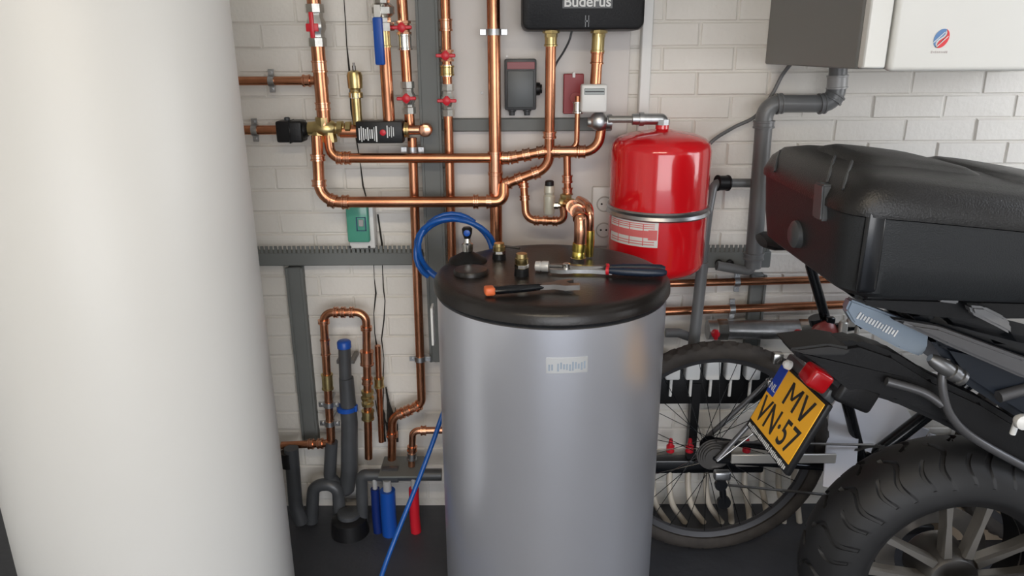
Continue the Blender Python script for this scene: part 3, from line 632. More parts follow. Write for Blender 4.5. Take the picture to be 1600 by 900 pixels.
# grey drain with blue cap
t = thing('drain_pipe', 'grey drain stack with blue cap inside the copper loop', 'drain pipe', W(545, 800, .06))
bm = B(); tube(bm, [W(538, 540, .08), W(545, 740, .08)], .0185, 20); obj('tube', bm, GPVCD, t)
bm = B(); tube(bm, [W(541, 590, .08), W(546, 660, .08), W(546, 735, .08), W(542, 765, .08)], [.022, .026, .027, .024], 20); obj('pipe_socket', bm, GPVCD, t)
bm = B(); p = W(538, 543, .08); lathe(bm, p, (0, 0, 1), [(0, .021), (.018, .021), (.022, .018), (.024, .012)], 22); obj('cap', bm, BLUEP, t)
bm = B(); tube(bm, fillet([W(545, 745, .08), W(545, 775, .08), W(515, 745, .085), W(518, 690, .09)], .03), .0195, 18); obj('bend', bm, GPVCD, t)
bm = B(); p = W(542, 637, .08); lathe(bm, p - Vector((0, 0, .007)), (0, 0, 1), [(0, .025), (0, .031), (.014, .031), (.014, .025)], 22); box(bm, p + Vector((.02, -.012, -.010)), p + Vector((.034, .006, .010)), .002, 1); obj('strap', bm, BLUEP, t)
bm = B()
for s_ in (-1, 1): box(bm, W(540, 565, .08) + Vector((s_ * .02 - .007, -.004, -.006)), W(540, 565, .08) + Vector((s_ * .02 + .007, .068, .006)), .001, 1)
obj('wall_bracket', bm, DSTEEL, t)
t = thing('drain_trap', 'dark grey bent trap pipes standing on the floor by the white tank', 'drain pipe', W(470, 800, .1))
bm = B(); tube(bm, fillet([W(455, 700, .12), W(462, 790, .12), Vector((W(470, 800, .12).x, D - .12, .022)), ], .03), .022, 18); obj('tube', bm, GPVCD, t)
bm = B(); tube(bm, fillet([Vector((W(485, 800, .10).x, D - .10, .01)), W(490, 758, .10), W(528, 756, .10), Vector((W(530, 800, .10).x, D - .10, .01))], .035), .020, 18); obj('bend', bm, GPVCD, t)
bm = B(); lathe(bm, W(452, 728, .12), (0, 0, 1), [(0, .020), (0, .024), (.05, .024), (.05, .018)], 18); obj('rubber_collar', bm, BLACK, t)
t = thing('floor_drain_box', 'black floor trap with grey cap below the drain stack', 'drain', W(545, 815, .12))
p = Vector((W(545, 800, .14).x, D - .14, 0)); bm = B(); lathe(bm, p, (0, 0, 1), [(0, .06), (.05, .055), (.06, .04)], 24); obj('body', bm, BLACK, t)
bm = B(); lathe(bm, p + Vector((0, 0, .058)), (0, 0, 1), [(0, .036), (.014, .036), (.018, .030)], 24); obj('cap', bm, GPVC2 if False else GPVCD, t)
# grey horizontal header and coloured sleeves
t = thing('drain_header', 'grey level header pipe above the blue and red sleeves', 'drain pipe', W(630, 745, .12))
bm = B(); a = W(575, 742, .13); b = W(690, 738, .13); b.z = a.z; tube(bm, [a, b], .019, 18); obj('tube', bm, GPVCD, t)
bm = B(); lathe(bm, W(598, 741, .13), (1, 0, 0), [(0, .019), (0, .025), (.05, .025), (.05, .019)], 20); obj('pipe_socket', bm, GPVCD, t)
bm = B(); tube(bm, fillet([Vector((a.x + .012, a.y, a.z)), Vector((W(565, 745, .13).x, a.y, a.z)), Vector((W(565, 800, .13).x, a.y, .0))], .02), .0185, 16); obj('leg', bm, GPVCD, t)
bm = B(); box(bm, (a.x + .04, a.y - .045, a.z + .015), (a.x + .17, a.y + .075, a.z + .022), .002, 1); obj('shelf_plate', bm, GTRAY, t)
def sleeve(label, px, r, m, y):
    x = Y(px, 790, y).x; bm = B(); tube(bm, [(x, y, 0), (x - .002, y, .06), (x, y, CAMZ - (CAMZ - W(600, 752, .1).z))], [r * 1.05, r, r], 20); t = thing('pipe_sleeve', label, 'pipe sleeve', (x, y, 0), 'coloured pipe sleeves by the heater'); obj('sleeve', bm, m, t)
    bm = B(); tube(bm, [(x, y, W(600, 752, .1).z - .01), (x, y, W(600, 745, .1).z + .02)], r * .55, 14); obj('inner_pipe', bm, GPVC2, t)
sleeve('wider bright blue pipe sleeve rising from the floor', 607, .024, BLUEP, D - .15)
sleeve('narrow dark blue pipe sleeve left of the wide one', 588, .014, mat('dark_blue', (.004, .02, .14), .4), D - .14)
sleeve('red pipe sleeve rising from the floor by the heater', 648, .016, REDP, D - .14)
# loose dark bundle
bm = B(); rr = random.Random(9)
for k in range(26):
    p = W(610 + rr.uniform(-16, 14), 690, .035); ln = rr.uniform(.04, .20)
    tube(bm, [p, p + Vector((rr.uniform(-.008, .008), rr.uniform(-.005, .012), ln * .5)), p + Vector((rr.uniform(-.015, .012), rr.uniform(-.004, .015), ln))], [.004, .003, .0012], 5)
tag(obj('wire_bundle', bm, SOOT), 'sooty bundle of dark wire ends against the wall', 'wires')['kind'] = 'stuff'

# ------------------------------------------------------------------ blue hose
cen = Y(711, 392, 1.93)
bm = B(); pth = []
for k in range(0, 75):
    an = 2 * PI * k / 30 + 1.0; r_ = .098 + .007 * math.sin(k * .37); pth.append(cen + Vector((r_ * 1.02 * math.cos(an), .012 * math.sin(k * .5), r_ * .95 * math.sin(an))))
e = pth[-1]; tube(bm, pth, .0072, 10)
tag(obj('blue_hose', bm, BLUE), 'blue hose coiled in loops behind the heater lid', 'hose')
fl = G(597, 903, .0065); dr = G(586, 960, .0065)
bm = B(); tube(bm, smooth_path([Y(690, 438, 1.94), Y(702, 520, 1.94), Y(704, 600, 1.93), Y(683, 672, 1.86), Y(652, 755, 1.80), Y(618, 840, 1.74), Y(600, 888, 1.70), Y(590, 925, 1.66), G(582, 965, .0065), G(560, 1040, .0065), G(600, 1120, .0065)], 8), .0068, 12)
tag(obj('blue_hose', bm, BLUE), 'blue hose slanting down to the floor beside the silver heater', 'hose')

# ------------------------------------------------------------------ water heater
HX, HY, HR, HT = 0.0925, 1.667, 0.269, 0.969
t = thing('water_heater', 'silver round water heater with a black lid', 'water heater', (HX, HY, 0))
bm = B(); lathe(bm, (HX, HY, .03), (0, 0, 1), [(0, HR - .01), (.004, HR - .002), (.012, HR), (HT - .075, HR)], 128); obj('jacket', bm, SILVER, t)
bm = B(); lathe(bm, (HX, HY, 0), (0, 0, 1), [(0, HR - .02), (.034, HR - .02)], 64); obj('base_ring', bm, BLACK, t)
bm = B(); lathe(bm, (HX, HY, HT - .034), (0, 0, 1), [(0, HR - .004), (0, HR + .005), (.002, HR + .0075), (.018, HR + .0065), (.026, HR + .001), (.031, HR - .008), (.0335, HR - .018), (.034, HR - .03), (.0338, .15), (.0338, .01)], 128); obj('lid', bm, LIDM, t)
lp_ = Y(886, 570, HY - HR); an0 = math.degrees(math.atan2(lp_.x - HX, HR)); hw = 9.2
z0 = Y(886, 583, HY - HR).z; z1 = Y(886, 559, HY - HR).z
bm = B(); curved(bm, HX, HY, HR, an0 - hw, an0 + hw, z0, z1, .0015); lab = obj('nameplate', bm, mat('plate_silver', (.62, .63, .63), .3, .5), t)
bm = B(); rr = random.Random(4)
for k in range(13):
    an = an0 - hw + 1 + (2 * hw - 2) * k / 12.6
    if k in (2,): continue
    curved(bm, HX, HY, HR + .0015, an, an + .75, z0 + (z1 - z0) * rr.uniform(.12, .3), z0 + (z1 - z0) * rr.uniform(.55, .75), .0004, 2)
obj('worn_lettering', bm, mat('pale_blue_ink', (.28, .34, .42), .5), lab)
LP = lambda px, py: G(px, py, HT)
# round hump cap, with cone and probe
p = LP(736, 427); bm = B(); lathe(bm, p - Vector((0, 0, .001)), (0, 0, 1), [(0, .041), (.008, .041), (.012, .038), (.013, .03), (.0135, .01)], 40); obj('round_cap', bm, LIDM, t)
p = LP(731, 408); bm = B(); lathe(bm, p, (0, 0, 1), [(0, .048), (.006, .045), (.014, .030), (.022, .016), (.024, .01)], 32); obj('cone_boot', bm, BLACK, t)
t3 = thing('drain_cock', 'small chrome cock with black and blue cap on the lid', 'valve', p)
bm = B(); lathe(bm, p + Vector((0, 0, .022)), (0, 0, 1), [(0, .009), (.004, .013), (.022, .014), (.026, .009), (.036, .008)], 12); obj('body', bm, CHROME, t3)
bm = B(); lathe(bm, p + Vector((0, 0, .056)), (0, 0, 1), [(0, .007), (.014, .012), (.026, .013), (.03, .009)], 14); obj('cap', bm, BLACK, t3)
bm = B(); lathe(bm, p + Vector((0, -.011, .074)), (0, -1, 0), [(0, .008), (.003, .008), (.004, .005)], 14); obj('blue_button', bm, BLUEP, t3)
def port(label, px, py, h, r):
    p = LP(px, py); t_ = thing('pipe_port', label, 'fitting', p)
    bm = B(); lathe(bm, p - Vector((0, 0, .001)), (0, 0, 1), [(0, r * 1.25), (h * .35, r * 1.15), (h * .36, r)], 24); obj('black_collar', bm, BLACK, t_)
    bm = B(); lathe(bm, p + Vector((0, 0, h * .34)), (0, 0, 1), [(0, r), (h * .2, r * 1.05), (h * .22, r * 1.1), (h * .45, r * 1.1), (h * .47, r * .95), (h * .66, r * .92)], 10); obj('brass_stub', bm, BRASS, t_)
    bm = B(); lathe(bm, p + Vector((0, 0, h * .36)), (0, 0, 1), [(0, r * .9), (0, r * 1.18), (h * .16, r * 1.18), (h * .16, r * .9)], 6); obj('nut', bm, CHROME, t_)
port('rear brass pipe port on the lid under the thick riser', 780, 404, .04, .014)
port('front open brass pipe port standing on the lid', 815, 430, .052, .0140)
bm = B(); a = LP(786, 396); b = LP(812, 400); cyl(bm, a + Vector((0, 0, .02)), b + Vector((0, 0, .02)), .003, 8); tag(obj('link_wire', bm, DSTEEL), 'thin steel link between the two brass ports', 'wire')
# white folder strip behind heater left edge
bm = B(); a = Y(674, 480, 1.70); box(bm, (a.x - .002, 1.69, Y(674, 538, 1.7).z), (a.x + .004, 1.73, a.z), .001, 1)
o = obj('side_tag', bm, WHITEP, t)

# ------------------------------------------------------------------ tools on the lid
def tool_wrench():
    a = LP(757, 463); b = LP(903, 452); d = (b - a); L = d.length; d.normalize(); M = basis(a + Vector((0, 0, .012)), d, Vector((-d.y, d.x, 0)))
    t_ = thing('adjustable_wrench', 'adjustable wrench with black handle and orange end on the lid', 'wrench', (a + b) / 2)
    bm = B(); box(bm, (0, -.013, -.009), (.022, .013, .009), .005, 3, mtx=M); obj('orange_end', bm, ORANGE, t_)
    bm = B(); rings = []
    for x, w_, h_ in ((.018, .011, .008), (.03, .013, .009), (.07, .0125, .009), (.11, .010, .008), (.128, .008, .006)):
        rings.append([M @ Vector((x, w_ * math.cos(2 * PI * k / 12), h_ * math.sin(2 * PI * k / 12))) for k in range(12)])
    loft(bm, rings); obj('grip', bm, BLACKG, t_)
    bm = B(); prism(bm, [M @ Vector((x, y, -.005)) for x, y in ((.12, -.007), (L - .055, -.010), (L - .035, -.024), (L - .004, -.026), (L, -.012), (L - .022, -.006), (L - .024, .008), (L - .006, .013), (L - .012, .024), (L - .040, .020), (L - .055, .010), (.12, .007))], (0, 0, .011)); hd = obj('jaw_head', bm, DSTEEL, t_)
    bm = B(); lathe(bm, M @ Vector((L - .042, -.004, .0)), d, [(0, .006), (.012, .006)], 12); obj('worm_screw', bm, STEEL, hd)
tool_wrench()
def tool_pliers():
    a = LP(858, 427); b = LP(1040, 432); d = b - a; L = d.length; d.normalize(); M = basis(a + Vector((0, 0, .014)), d, Vector((-d.y, d.x, 0)))
    t_ = thing('water_pump_pliers', 'water pump pliers with dark blue grips and red rings on the lid', 'pliers', (a + b) / 2)
    for s_ in (-1, 1):
        bm = B(); pts = [(0, .004 * s_), (.004, .014 * s_), (.03, .020 * s_), (.06, .012 * s_), (.10, s_ * .010), (.145, s_ * .016), (.145, s_ * .008), (.10, s_ * -.002), (.06, -.002 * s_), (.03, .003 * s_)]
        prism(bm, [M @ Vector((x, y, -.006 + .003 * s_)) for x, y in pts], (0, 0, .009)); obj('jaw', bm, STEEL if s_ < 0 else DSTEEL, t_)
        bm = B(); tube(bm, [M @ Vector((x, s_ * y, 0)) for x, y in ((.135, .012), (.17, .017), (.22, .020), (L - .01, .017), (L, .016))], [.007, .0095, .0098, .009, .005], 14)
        obj('grip', bm, mat('navy_grip', (.012, .022, .045), .35), t_)
        bm = B(); tube(bm, [M @ Vector((x, s_ * y, 0)) for x, y in ((.131, .012), (.138, .013))], .0098, 14); obj('red_ring', bm, REDP, t_)
    bm = B(); lathe(bm, M @ Vector((.04, 0, -.006)), (0, 0, 1), [(0, .009), (.016, .009), (.018, .006)], 14); obj('pivot', bm, CHROME, t_)
tool_pliers()
p = LP(836, 424); q = LP(857, 425); d = (q - p).normalized(); bm = B()
lathe(bm, p + Vector((0, 0, .013)), d, [(0, .007), (.001, .0115), (.012, .0125), (.014, .011), (.018, .013), (.032, .013), (.033, .008)], 10)
tag(obj('coupling_nut', bm, mat('matt_silver', (.75, .75, .74), .35, .4)), 'pale silver coupling nut at the pliers jaw', 'nut')
p = LP(742, 437)

# ------------------------------------------------------------------ white tank on the left
TX, TY, TR = -.873, 1.562, .30
t = thing('storage_tank', 'tall white jacketed storage tank at the left edge', 'tank', (TX, TY, 0))
bm = B(); lathe(bm, (TX, TY, .035), (0, 0, 1), [(0, TR - .012), (.004, TR - .003), (.015, TR), (1.66, TR), (1.68, TR - .01), (1.70, TR - .04), (1.71, .2), (1.712, .01)], 128); obj('jacket', bm, TANKM, t)
bm = B(); lathe(bm, (TX, TY, 0), (0, 0, 1), [(0, TR - .05), (.04, TR - .05)], 48); obj('base_ring', bm, BLACK, t)
an = math.atan2(-TY, -TX) ; fp = G(160, 948, .22); dirn = Vector((-TX * .75, -TY, 0)).normalized()
fc = Vector((TX, TY, 0)) + dirn * (TR - .006)
dv = ray(158, 940); 
# intersect the ray with the jacket
A_ = dv.x ** 2 + dv.y ** 2; B_ = 2 * (dv.x * -TX + dv.y * -TY); C_ = TX ** 2 + TY ** 2 - TR ** 2
tt = (-B_ - math.sqrt(max(B_ * B_ - 4 * A_ * C_, 0))) / (2 * A_); hp = C0 + dv * tt; nr = Vector((hp.x - TX, hp.y - TY, 0)).normalized()
bm = B(); lathe(bm, hp - nr * .02, nr, [(0, .062), (.024, .062), (.030, .056), (.032, .02)], 48); obj('inspection_cover', bm, BLACK, t)

# ------------------------------------------------------------------ heating manifold behind the bicycle
MY = D - .07
t = thing('heating_manifold', 'underfloor heating manifold with white actuators and red flow meters', 'manifold', Y(1180, 720, MY))
bm = B(); a = Y(1105, 515, MY); b = Y(1250, 512, MY); b.z = a.z; tube(bm, [a, b], .030, 24); obj('upper_bar', bm, STEEL, t)
for k, px in enumerate((1113, 1240)):
    bm = B(); c = Y(px, 515, MY); lathe(bm, c + Vector((0, -.026, 0)), (0, -1, 0), [(0, .012), (.016, .012), (.018, .008)], 14); box(bm, c + Vector((-.006, -.046, -.016)), c + Vector((.006, -.040, .016)), .002, 1); obj('red_cap', bm, REDP, t)
    bm = B(); lathe(bm, c + Vector((.012, 0, 0)), (1, 0, 0), [(0, .028), (0, .034), (.03, .034), (.03, .028)], 8); obj('union_nut', bm, CHROME, t)
bm = B(); a = Y(1010, 617, MY); b = Y(1215, 617, MY); b.z = a.z; box(bm, (a.x, MY + .005, a.z - .035), (b.x, MY + .03, a.z + .115), .004, 2); obj('middle_bar_and_backing', bm, BLACK, t)  # bar drawn taller, an added dark backing for the gaps between actuators
for k in range(6):
    px = 1050 - 30 + 29 * k + 0; c = Y(1018 + 31 * k, 590, MY - .02); bm = B()
    box(bm, c + Vector((-.022, -.022, 0)), c + Vector((.022, .022, .062)), .006, 3); ac = obj('actuator', bm, WHITEP, t)
    bm = B(); cyl(bm, c + Vector((0, 0, .001)), c + Vector((0, 0, -.062)), .0048, 12); obj('stem', bm, WHITEP, ac)
bm = B(); a = Y(1000, 727, MY); b = Y(1330, 727, MY); b.z = a.z; box(bm, (a.x, MY - .012, a.z - .024), (Y(1192, 727, MY).x, MY + .03, a.z + .022), .005, 2); obj('lower_bar', bm, BLACKG, t)
bm = B(); box(bm, (Y(1146, 714, MY).x, MY - .03, a.z + .010), (Y(1306, 714, MY).x, MY - .01, a.z + .032), .004, 2); obj('bar_end', bm, mat('pale_metal', (.6, .58, .54), .35, .5), t)
for px in (1015, 1047, 1077, 1166, 1305):
    bm = B(); c = Y(px, 706, MY - .012); lathe(bm, c, (0, 0, 1), [(0, .011), (.002, .013), (.022, .013), (.026, .008), (.046, .0055), (.048, .003)], 12); obj('flow_meter', bm, REDP, t)
for k, px in enumerate((1020, 1046, 1075, 1103, 1135, 1163, 1190, 1216, 1240)):
    bm = B(); c = Y(px, 742, MY); g = Y(px + (22 if k < 4 else 5), 830, MY - .02); g.z = .0
    tube(bm, smooth_path([c + Vector((0, 0, .02)), c + Vector((-.002, -.02, -.03)), c + Vector((.010, -.035, -.09)), Vector((g.x, MY - .03, .0))], 6), .0095, 12); obj('pex_pipe', bm, CREAM, t)
bm = B(); c = Y(1085, 655, MY); box(bm, (c.x - .013, MY - .0, Y(1085, 720, MY).z), (c.x + .013, MY + .03, Y(1085, 600, MY).z)); obj('bracket', bm, BLACK, t)
bm = B(); tube(bm, fillet([Y(1040, 520, MY), Y(1060, 520, MY), Y(1082, 528, MY)], .02), .014, 14); obj('side_pipe', bm, GPVC, t)
t.matrix_world
for px, lab_ in ((1390, 'left'),): pass
# white panels leaning by the wall
for nm, lab_, pts, y in (('white_panel', 'white sheet leaning on the wall seen between bicycle tubes', ((1286, 760), (1296, 640), (1325, 600), (1345, 640), (1335, 770)), D - .10),
                         ('white_panel', 'wider white sheet leaning behind the chainring', ((1342, 700), (1344, 600), (1395, 600), (1432, 665), (1390, 720)), D - .06)):
    bm = B(); P_ = [Y(a, b, y - (b - 600) * .0016) for a, b in pts]; prism(bm, P_, (0, .006, 0)); tag(obj(nm, bm, mat('lilac_white', (.80, .80, .85), .5)), lab_, 'sheet')
for k, (a_, b_, w_, m_, lb_) in enumerate((((1388, 715), (1424, 655), .018, CREAM, 'narrow cream slat leaning right of the wider white sheet'), ((1412, 720), (1442, 668), .022, MATS['lilac_white'], 'white slat leaning next to the narrow cream slat'),
        ((1436, 725), (1462, 680), .022, MATS['lilac_white'], 'rightmost white slat leaning above the motorcycle tyre'))):
    p_ = Y(*b_, D - .03 - .012 * k); q_ = Y(*a_, D - .03 - .012 * k); q_ = p_ + (q_ - p_) * (p_.z / max(p_.z - q_.z, .01)) ; M = basis(p_, q_ - p_, (0, -1, 0)); bm = B()
    box(bm, (0, -.004, -w_), ((q_ - p_).length, .004, w_), .001, 1, mtx=M); tag(obj('wooden_slat', bm, m_), lb_, 'slat')
bm = B(); p_ = Y(1470, 700, D - .10); box(bm, (p_.x - .02, D - .20, 0), (p_.x + .26, D - .03, p_.z + .01), .006, 2)
tag(obj('cardboard_box', bm, mat('dull_cardboard', (.26, .20, .14), .8, var=.2)), 'brown box on the floor behind the motorcycle tyre', 'box')

# ------------------------------------------------------------------ bicycle
BY = 1.925; hub = Y(1112, 693, BY); BRAD = .343; hub.z = BRAD
t = thing('bicycle', 'bicycle with knobbly rear wheel parked along the wall', 'bicycle', (hub.x, BY, 0))
def ringmesh(bm, c, prof, n, axis='y', fn=None, shift=None):
    """prof: closed list (radius, lateral)"""
    rows = []
    for k in range(n):
        an = 2 * PI * k / n; row = []
        for j, (r, l) in enumerate(prof):
            rr2 = r + (fn(an, j, r, l) if fn else 0); a2 = an + (shift(l) if shift else 0)
            row.append(bm.verts.new((c[0] + rr2 * math.cos(a2), c[1] + l, c[2] + rr2 * math.sin(a2))))
        rows.append(row)
    m_ = len(prof)
    for k in range(n):
        A, B2 = rows[k], rows[(k + 1) % n]
        for j in range(m_):
            bm.faces.new((A[j], A[(j + 1) % m_], B2[(j + 1) % m_], B2[j]))
TW = .025; prof = []
for k in range(16):
    an = math.radians(-130 + 260 * k / 15); prof.append((BRAD - .028 + .028 * math.cos(an) * 1.0, TW * math.sin(an)))
def knob(an, j, r, l):
    if r < BRAD - .014: return 0
    return 0 if ((int(an / (2 * PI) * 100) + j // 2) % 2) else -.0045
bm = B(); ringmesh(bm, hub, prof, 400, fn=knob); obj('tyre', bm, BTYRE, t)
bm = B(); ringmesh(bm, hub, [(BRAD - .046, -.012), (BRAD - .040, -.014), (BRAD - .040, .014), (BRAD - .046, .012), (BRAD - .062, .008), (BRAD - .066, 0), (BRAD - .062, -.008)], 120); rim = obj('wheel_rim', bm, mat('dark_rim', (.06, .06, .065), .35, .4), t)
for k in range(32):
    a_ = 2 * PI * k / 32; sd = 1 if k % 2 else -1; off = .5 * (1 if (k // 2) % 2 else -1)
    bm = B(); cyl(bm, hub + Vector((.02 * math.cos(a_ + off * 2.4), sd * .028, .02 * math.sin(a_ + off * 2.4))), hub + Vector(((BRAD - .062) * math.cos(a_), sd * .004, (BRAD - .062) * math.sin(a_))), .0011, 5); obj('spoke', bm, BLACKG, rim)
bm = B(); lathe(bm, hub + Vector((0, -.055, 0)), (0, 1, 0), [(0, .008), (.01, .012), (.025, .012), (.026, .028), (.030, .028), (.032, .014), (.078, .014), (.08, .028), (.084, .028), (.086, .01), (.11, .008)], 24); obj('hub', bm, BLACKG, t)
bm = B()
for k, r_ in enumerate((.030, .036, .041, .046, .050)): lathe(bm, hub + Vector((0, -.052 + k * .005, 0)), (0, 1, 0), [(0, r_ - .006), (0, r_), (.002, r_), (.002, r_ - .006)], 30)
obj('sprocket_set', bm, DSTEEL, t)
bb = Y(1350, 712, BY); bb.z = .29
st0 = Y(1266, 415, BY)
sd_ = Vector((0, -.062, 0))
def fr(name, pts, r, m, rad=.0):
    bm = B(); tube(bm, fillet(pts, rad) if rad else pts, r, 14); return obj(name, bm, m, t)
stt = Y(1292, 505, BY)
fr('seat_tube', [bb, stt], .016, BLACKG); fr('seat_post', [stt, st0, Vector((st0.x - .005, BY, st0.z + .06))], .0135, BLACKG)
for s_ in (-1, 1):
    o_ = Vector((0, s_ * .062, 0))
    fr('seat_stay', [hub + o_, stt + Vector((.01, s_ * .018, -.02))], .0075, mat('grey_frame', (.17, .17, .175), .3, .5))
    fr('chain_stay', [hub + o_, bb + Vector((-.05, s_ * .03, 0)), bb], .009, BLACKG)
    fr('mudguard_stay', [hub + o_ + Vector((0, s_ * .006, 0)), hub + Vector((.27, s_ * .045, .235))], .0028, STEEL)
hd = bb + Vector((.50, 0, .50))
fr('down_tube', [bb, hd], .02, BLACKG); fr('top_tube', [stt + Vector((.01, 0, -.02)), hd + Vector((-.03, 0, .06))], .015, BLACKG); fr('head_tube', [hd + Vector((.01, 0, -.03)), hd + Vector((-.04, 0, .11))], .02, BLACKG)
fc_ = hd + Vector((.10, 0, -.40)); fc_.z = BRAD
for s_ in (-1, 1): fr('fork_leg', [hd + Vector((0, s_ * .03, -.03)), fc_ + Vector((0, s_ * .055, 0))], .012, BLACKG)
bm = B(); ringmesh(bm, fc_, prof, 300, fn=knob); obj('tyre', bm, BTYRE, t)
bm = B(); ringmesh(bm, fc_, [(BRAD - .046, -.012), (BRAD - .040, -.014), (BRAD - .040, .014), (BRAD - .046, .012), (BRAD - .066, 0)], 100); obj('wheel_rim', bm, MATS['dark_rim'], t)
bm = B(); lathe(bm, fc_ + Vector((0, -.055, 0)), (0, 1, 0), [(0, .012), (.11, .012)], 16); obj('hub', bm, BLACKG, t)
bm = B(); c = Vector((st0.x - .02, BY, st0.z + .07)); rings = []
for x, w_, h_ in ((-.12, .05, .014), (-.10, .07, .02), (-.04, .068, .02), (.03, .03, .016), (.12, .018, .012), (.14, .01, .006)):
    rings.append([c + Vector((x, w_ * math.cos(2 * PI * k / 16), h_ * math.sin(2 * PI * k / 16))) for k in range(16)])
loft(bm, rings); obj('saddle', bm, BLACK, t)
bm = B(); ringmesh(bm, bb + Vector((0, -.045, 0)), [(.082, -.0015), (.090, -.0015), (.090, .0015), (.082, .0015)], 96, fn=lambda an, j, r, l: .003 if (r > .085 and int(an / (2 * PI) * 96) % 2) else 0)
for k in range(5): an = 2 * PI * k / 5; cyl(bm, bb + Vector((0, -.045, 0)), bb + Vector((.083 * math.cos(an), -.045, .083 * math.sin(an))), .006, 8)
obj('chainring', bm, DSTEEL, t)
bm = B(); cyl(bm, bb + Vector((0, -.05, 0)), bb + Vector((.11, -.06, -.13)), .010, 10); obj('crank', bm, DSTEEL, t)
bm = B(); box(bm, bb + Vector((.06, -.14, -.145)), bb + Vector((.16, -.06, -.118)), .004, 1); obj('pedal', bm, BLACK, t)
bm = B(); q = hub + Vector((0, -.045, 0)); qb = bb + Vector((0, -.045, 0))
tube(bm, [q + Vector((0, 0, .05)), qb + Vector((0, 0, .09))], .004, 6); tube(bm, [q + Vector((.02, 0, -.09)), qb + Vector((0, 0, -.088))], .004, 6); obj('chain', bm, DSTEEL, t)
bm = B(); d0 = Y(1127, 742, BY - .06); box(bm, d0 + Vector((-.022, -.012, -.014)), d0 + Vector((.026, .012, .014)), .006, 3); obj('derailleur_body', bm, STEEL, t)
bm = B(); a_ = Y(1143, 711, BY - .075); b_ = Y(1306, 718, BY - .075); box(bm, (a_.x, BY - .078, b_.z - .011), (b_.x, BY - .070, a_.z + .002), .002, 1); obj('chain_guard', bm, MATS['pale_metal'], t)
bm = B(); cyl(bm, d0, d0 + Vector((.014, 0, -.09)), .010, 12); lathe(bm, d0 + Vector((.014, -.008, -.09)), (0, 1, 0), [(0, .02), (.012, .02)], 16); lathe(bm, d0 + Vector((0, -.010, -.03)), (0, 1, 0), [(0, .018), (.012, .018)], 16); obj('derailleur_cage', bm, BLACKG, t)
bm = B(); p = Y(1290, 522, BY - .03); lathe(bm, p + Vector((0, .015, 0)), (0, -1, 0), [(0, .036), (.012, .036), (.020, .028), (.024, .012)], 26); obj('rear_reflector', bm, mat('dull_red', (.25, .05, .045), .3), t)
bm = B(); p = Y(1282, 495, BY); lathe(bm, p + Vector((-.005, 0, -.02)), (stt - bb), [(0, .017), (0, .022), (.02, .022), (.02, .017)], 16); box(bm, p + Vector((.005, -.03, -.012)), p + Vector((.03, -.014, .008)), .003, 1); obj('seat_clamp', bm, BLACKG, t)
bm = B(); box(bm, Y(1205, 548, BY - .03), Y(1224, 570, BY - .055), .004, 2); obj('brake_caliper', bm, CHROME, t); bm = B(); box(bm, Y(1196, 590, BY - .03), Y(1204, 606, BY - .05), .003, 1); obj('brake_pad', bm, CHROME, t)
bm = B()
for (a_, b_) in (((1310, 500), (1322, 540)), ((1322, 496), (1338, 512)), ((1335, 508), (1342, 530))):
    box(bm, Y(a_[0], a_[1], BY - .02), Y(b_[0], b_[1], BY - .04), .004, 1)
obj('carrier_clip', bm, mat('pale_metal', (.6, .58, .54), .35, .5), t)

# ------------------------------------------------------------------ motorcycle
MC = 1.45                               # centre plane
wc = Y(1478, 898, MC - .04); wc.y = MC; TRAD = .32; wc.z = TRAD
t = thing('motorcycle', 'black motorcycle seen from behind with yellow number plate', 'motorcycle', (wc.x, MC, 0))
HWD = .088; prof = []
N1 = 56
for k in range(N1):
    an = math.radians(-118 + 236 * k / (N1 - 1)); ca = math.cos(an); l = HWD * math.sin(an) if abs(an) < PI / 2 else HWD * math.copysign(1, an) * (1 - .5 * (abs(an) - PI / 2))
    r = TRAD - .10 + .10 * (math.copysign(abs(ca) ** .85, ca) if ca > 0 else ca * .55)
    prof.append((r, l))
def tread(an, j, r, l):
    s = l / HWD
    if r < TRAD - .062: return 0
    per = 2 * PI / 19; dpt = 0; ph = 0 if s > 0 else .5; q = abs(s); x = (an / per + ph + 1e-6) % 1.0
    if x < .112 and .03 < q < .97: dpt = -.0075
    if .44 < x < .53 and (.52 < q < .93): dpt = -.0065
    return dpt
def tshift(l):
    q = abs(l / HWD); return -2 * PI / 19 * (.30 * q + .17 * math.sin(q * 6.0))
bm = B(); ringmesh(bm, wc, prof, 19 * 44, fn=tread, shift=tshift); obj('rear_tyre', bm, RUBBER, t)
RR = TRAD - .118
bm = B(); ringmesh(bm, wc, [(RR + .03, -.080), (RR + .016, -.078), (RR + .006, -.060), (RR - .004, -.05), (RR - .008, 0), (RR - .004, .05), (RR + .006, .06), (RR + .016, .078), (RR + .03, .080), (RR + .02, 0)], 160); rim = obj('wheel_rim', bm, RIMM, t)
yo = -.045
for k in range(10):
    base = 2 * PI * (k // 2) / 5 + math.radians(88); an = base + (1 if k % 2 else -1) * math.radians(13)
    ai = base + (1 if k % 2 else -1) * math.radians(22)
    a_ = wc + Vector((.062 * math.cos(ai), yo - .004, .062 * math.sin(ai))); b_ = wc + Vector(((RR + .004) * math.cos(an), yo, (RR + .004) * math.sin(an)))
    d = (b_ - a_); L = d.length; M = basis(a_, d, (0, 1, 0)); bm = B()
    rings = [[M @ Vector((x, u_, v_)) for u_, v_ in ((-.018, -w_), (-.008, -w_ * 1.2), (.014, -w_), (.014, w_), (-.008, w_ * 1.2), (-.018, w_))] for x, w_ in ((0, .009), (L * .6, .0055), (L, .008))]
    loft(bm, rings); obj('wheel_spoke', bm, RIMM, rim, False)
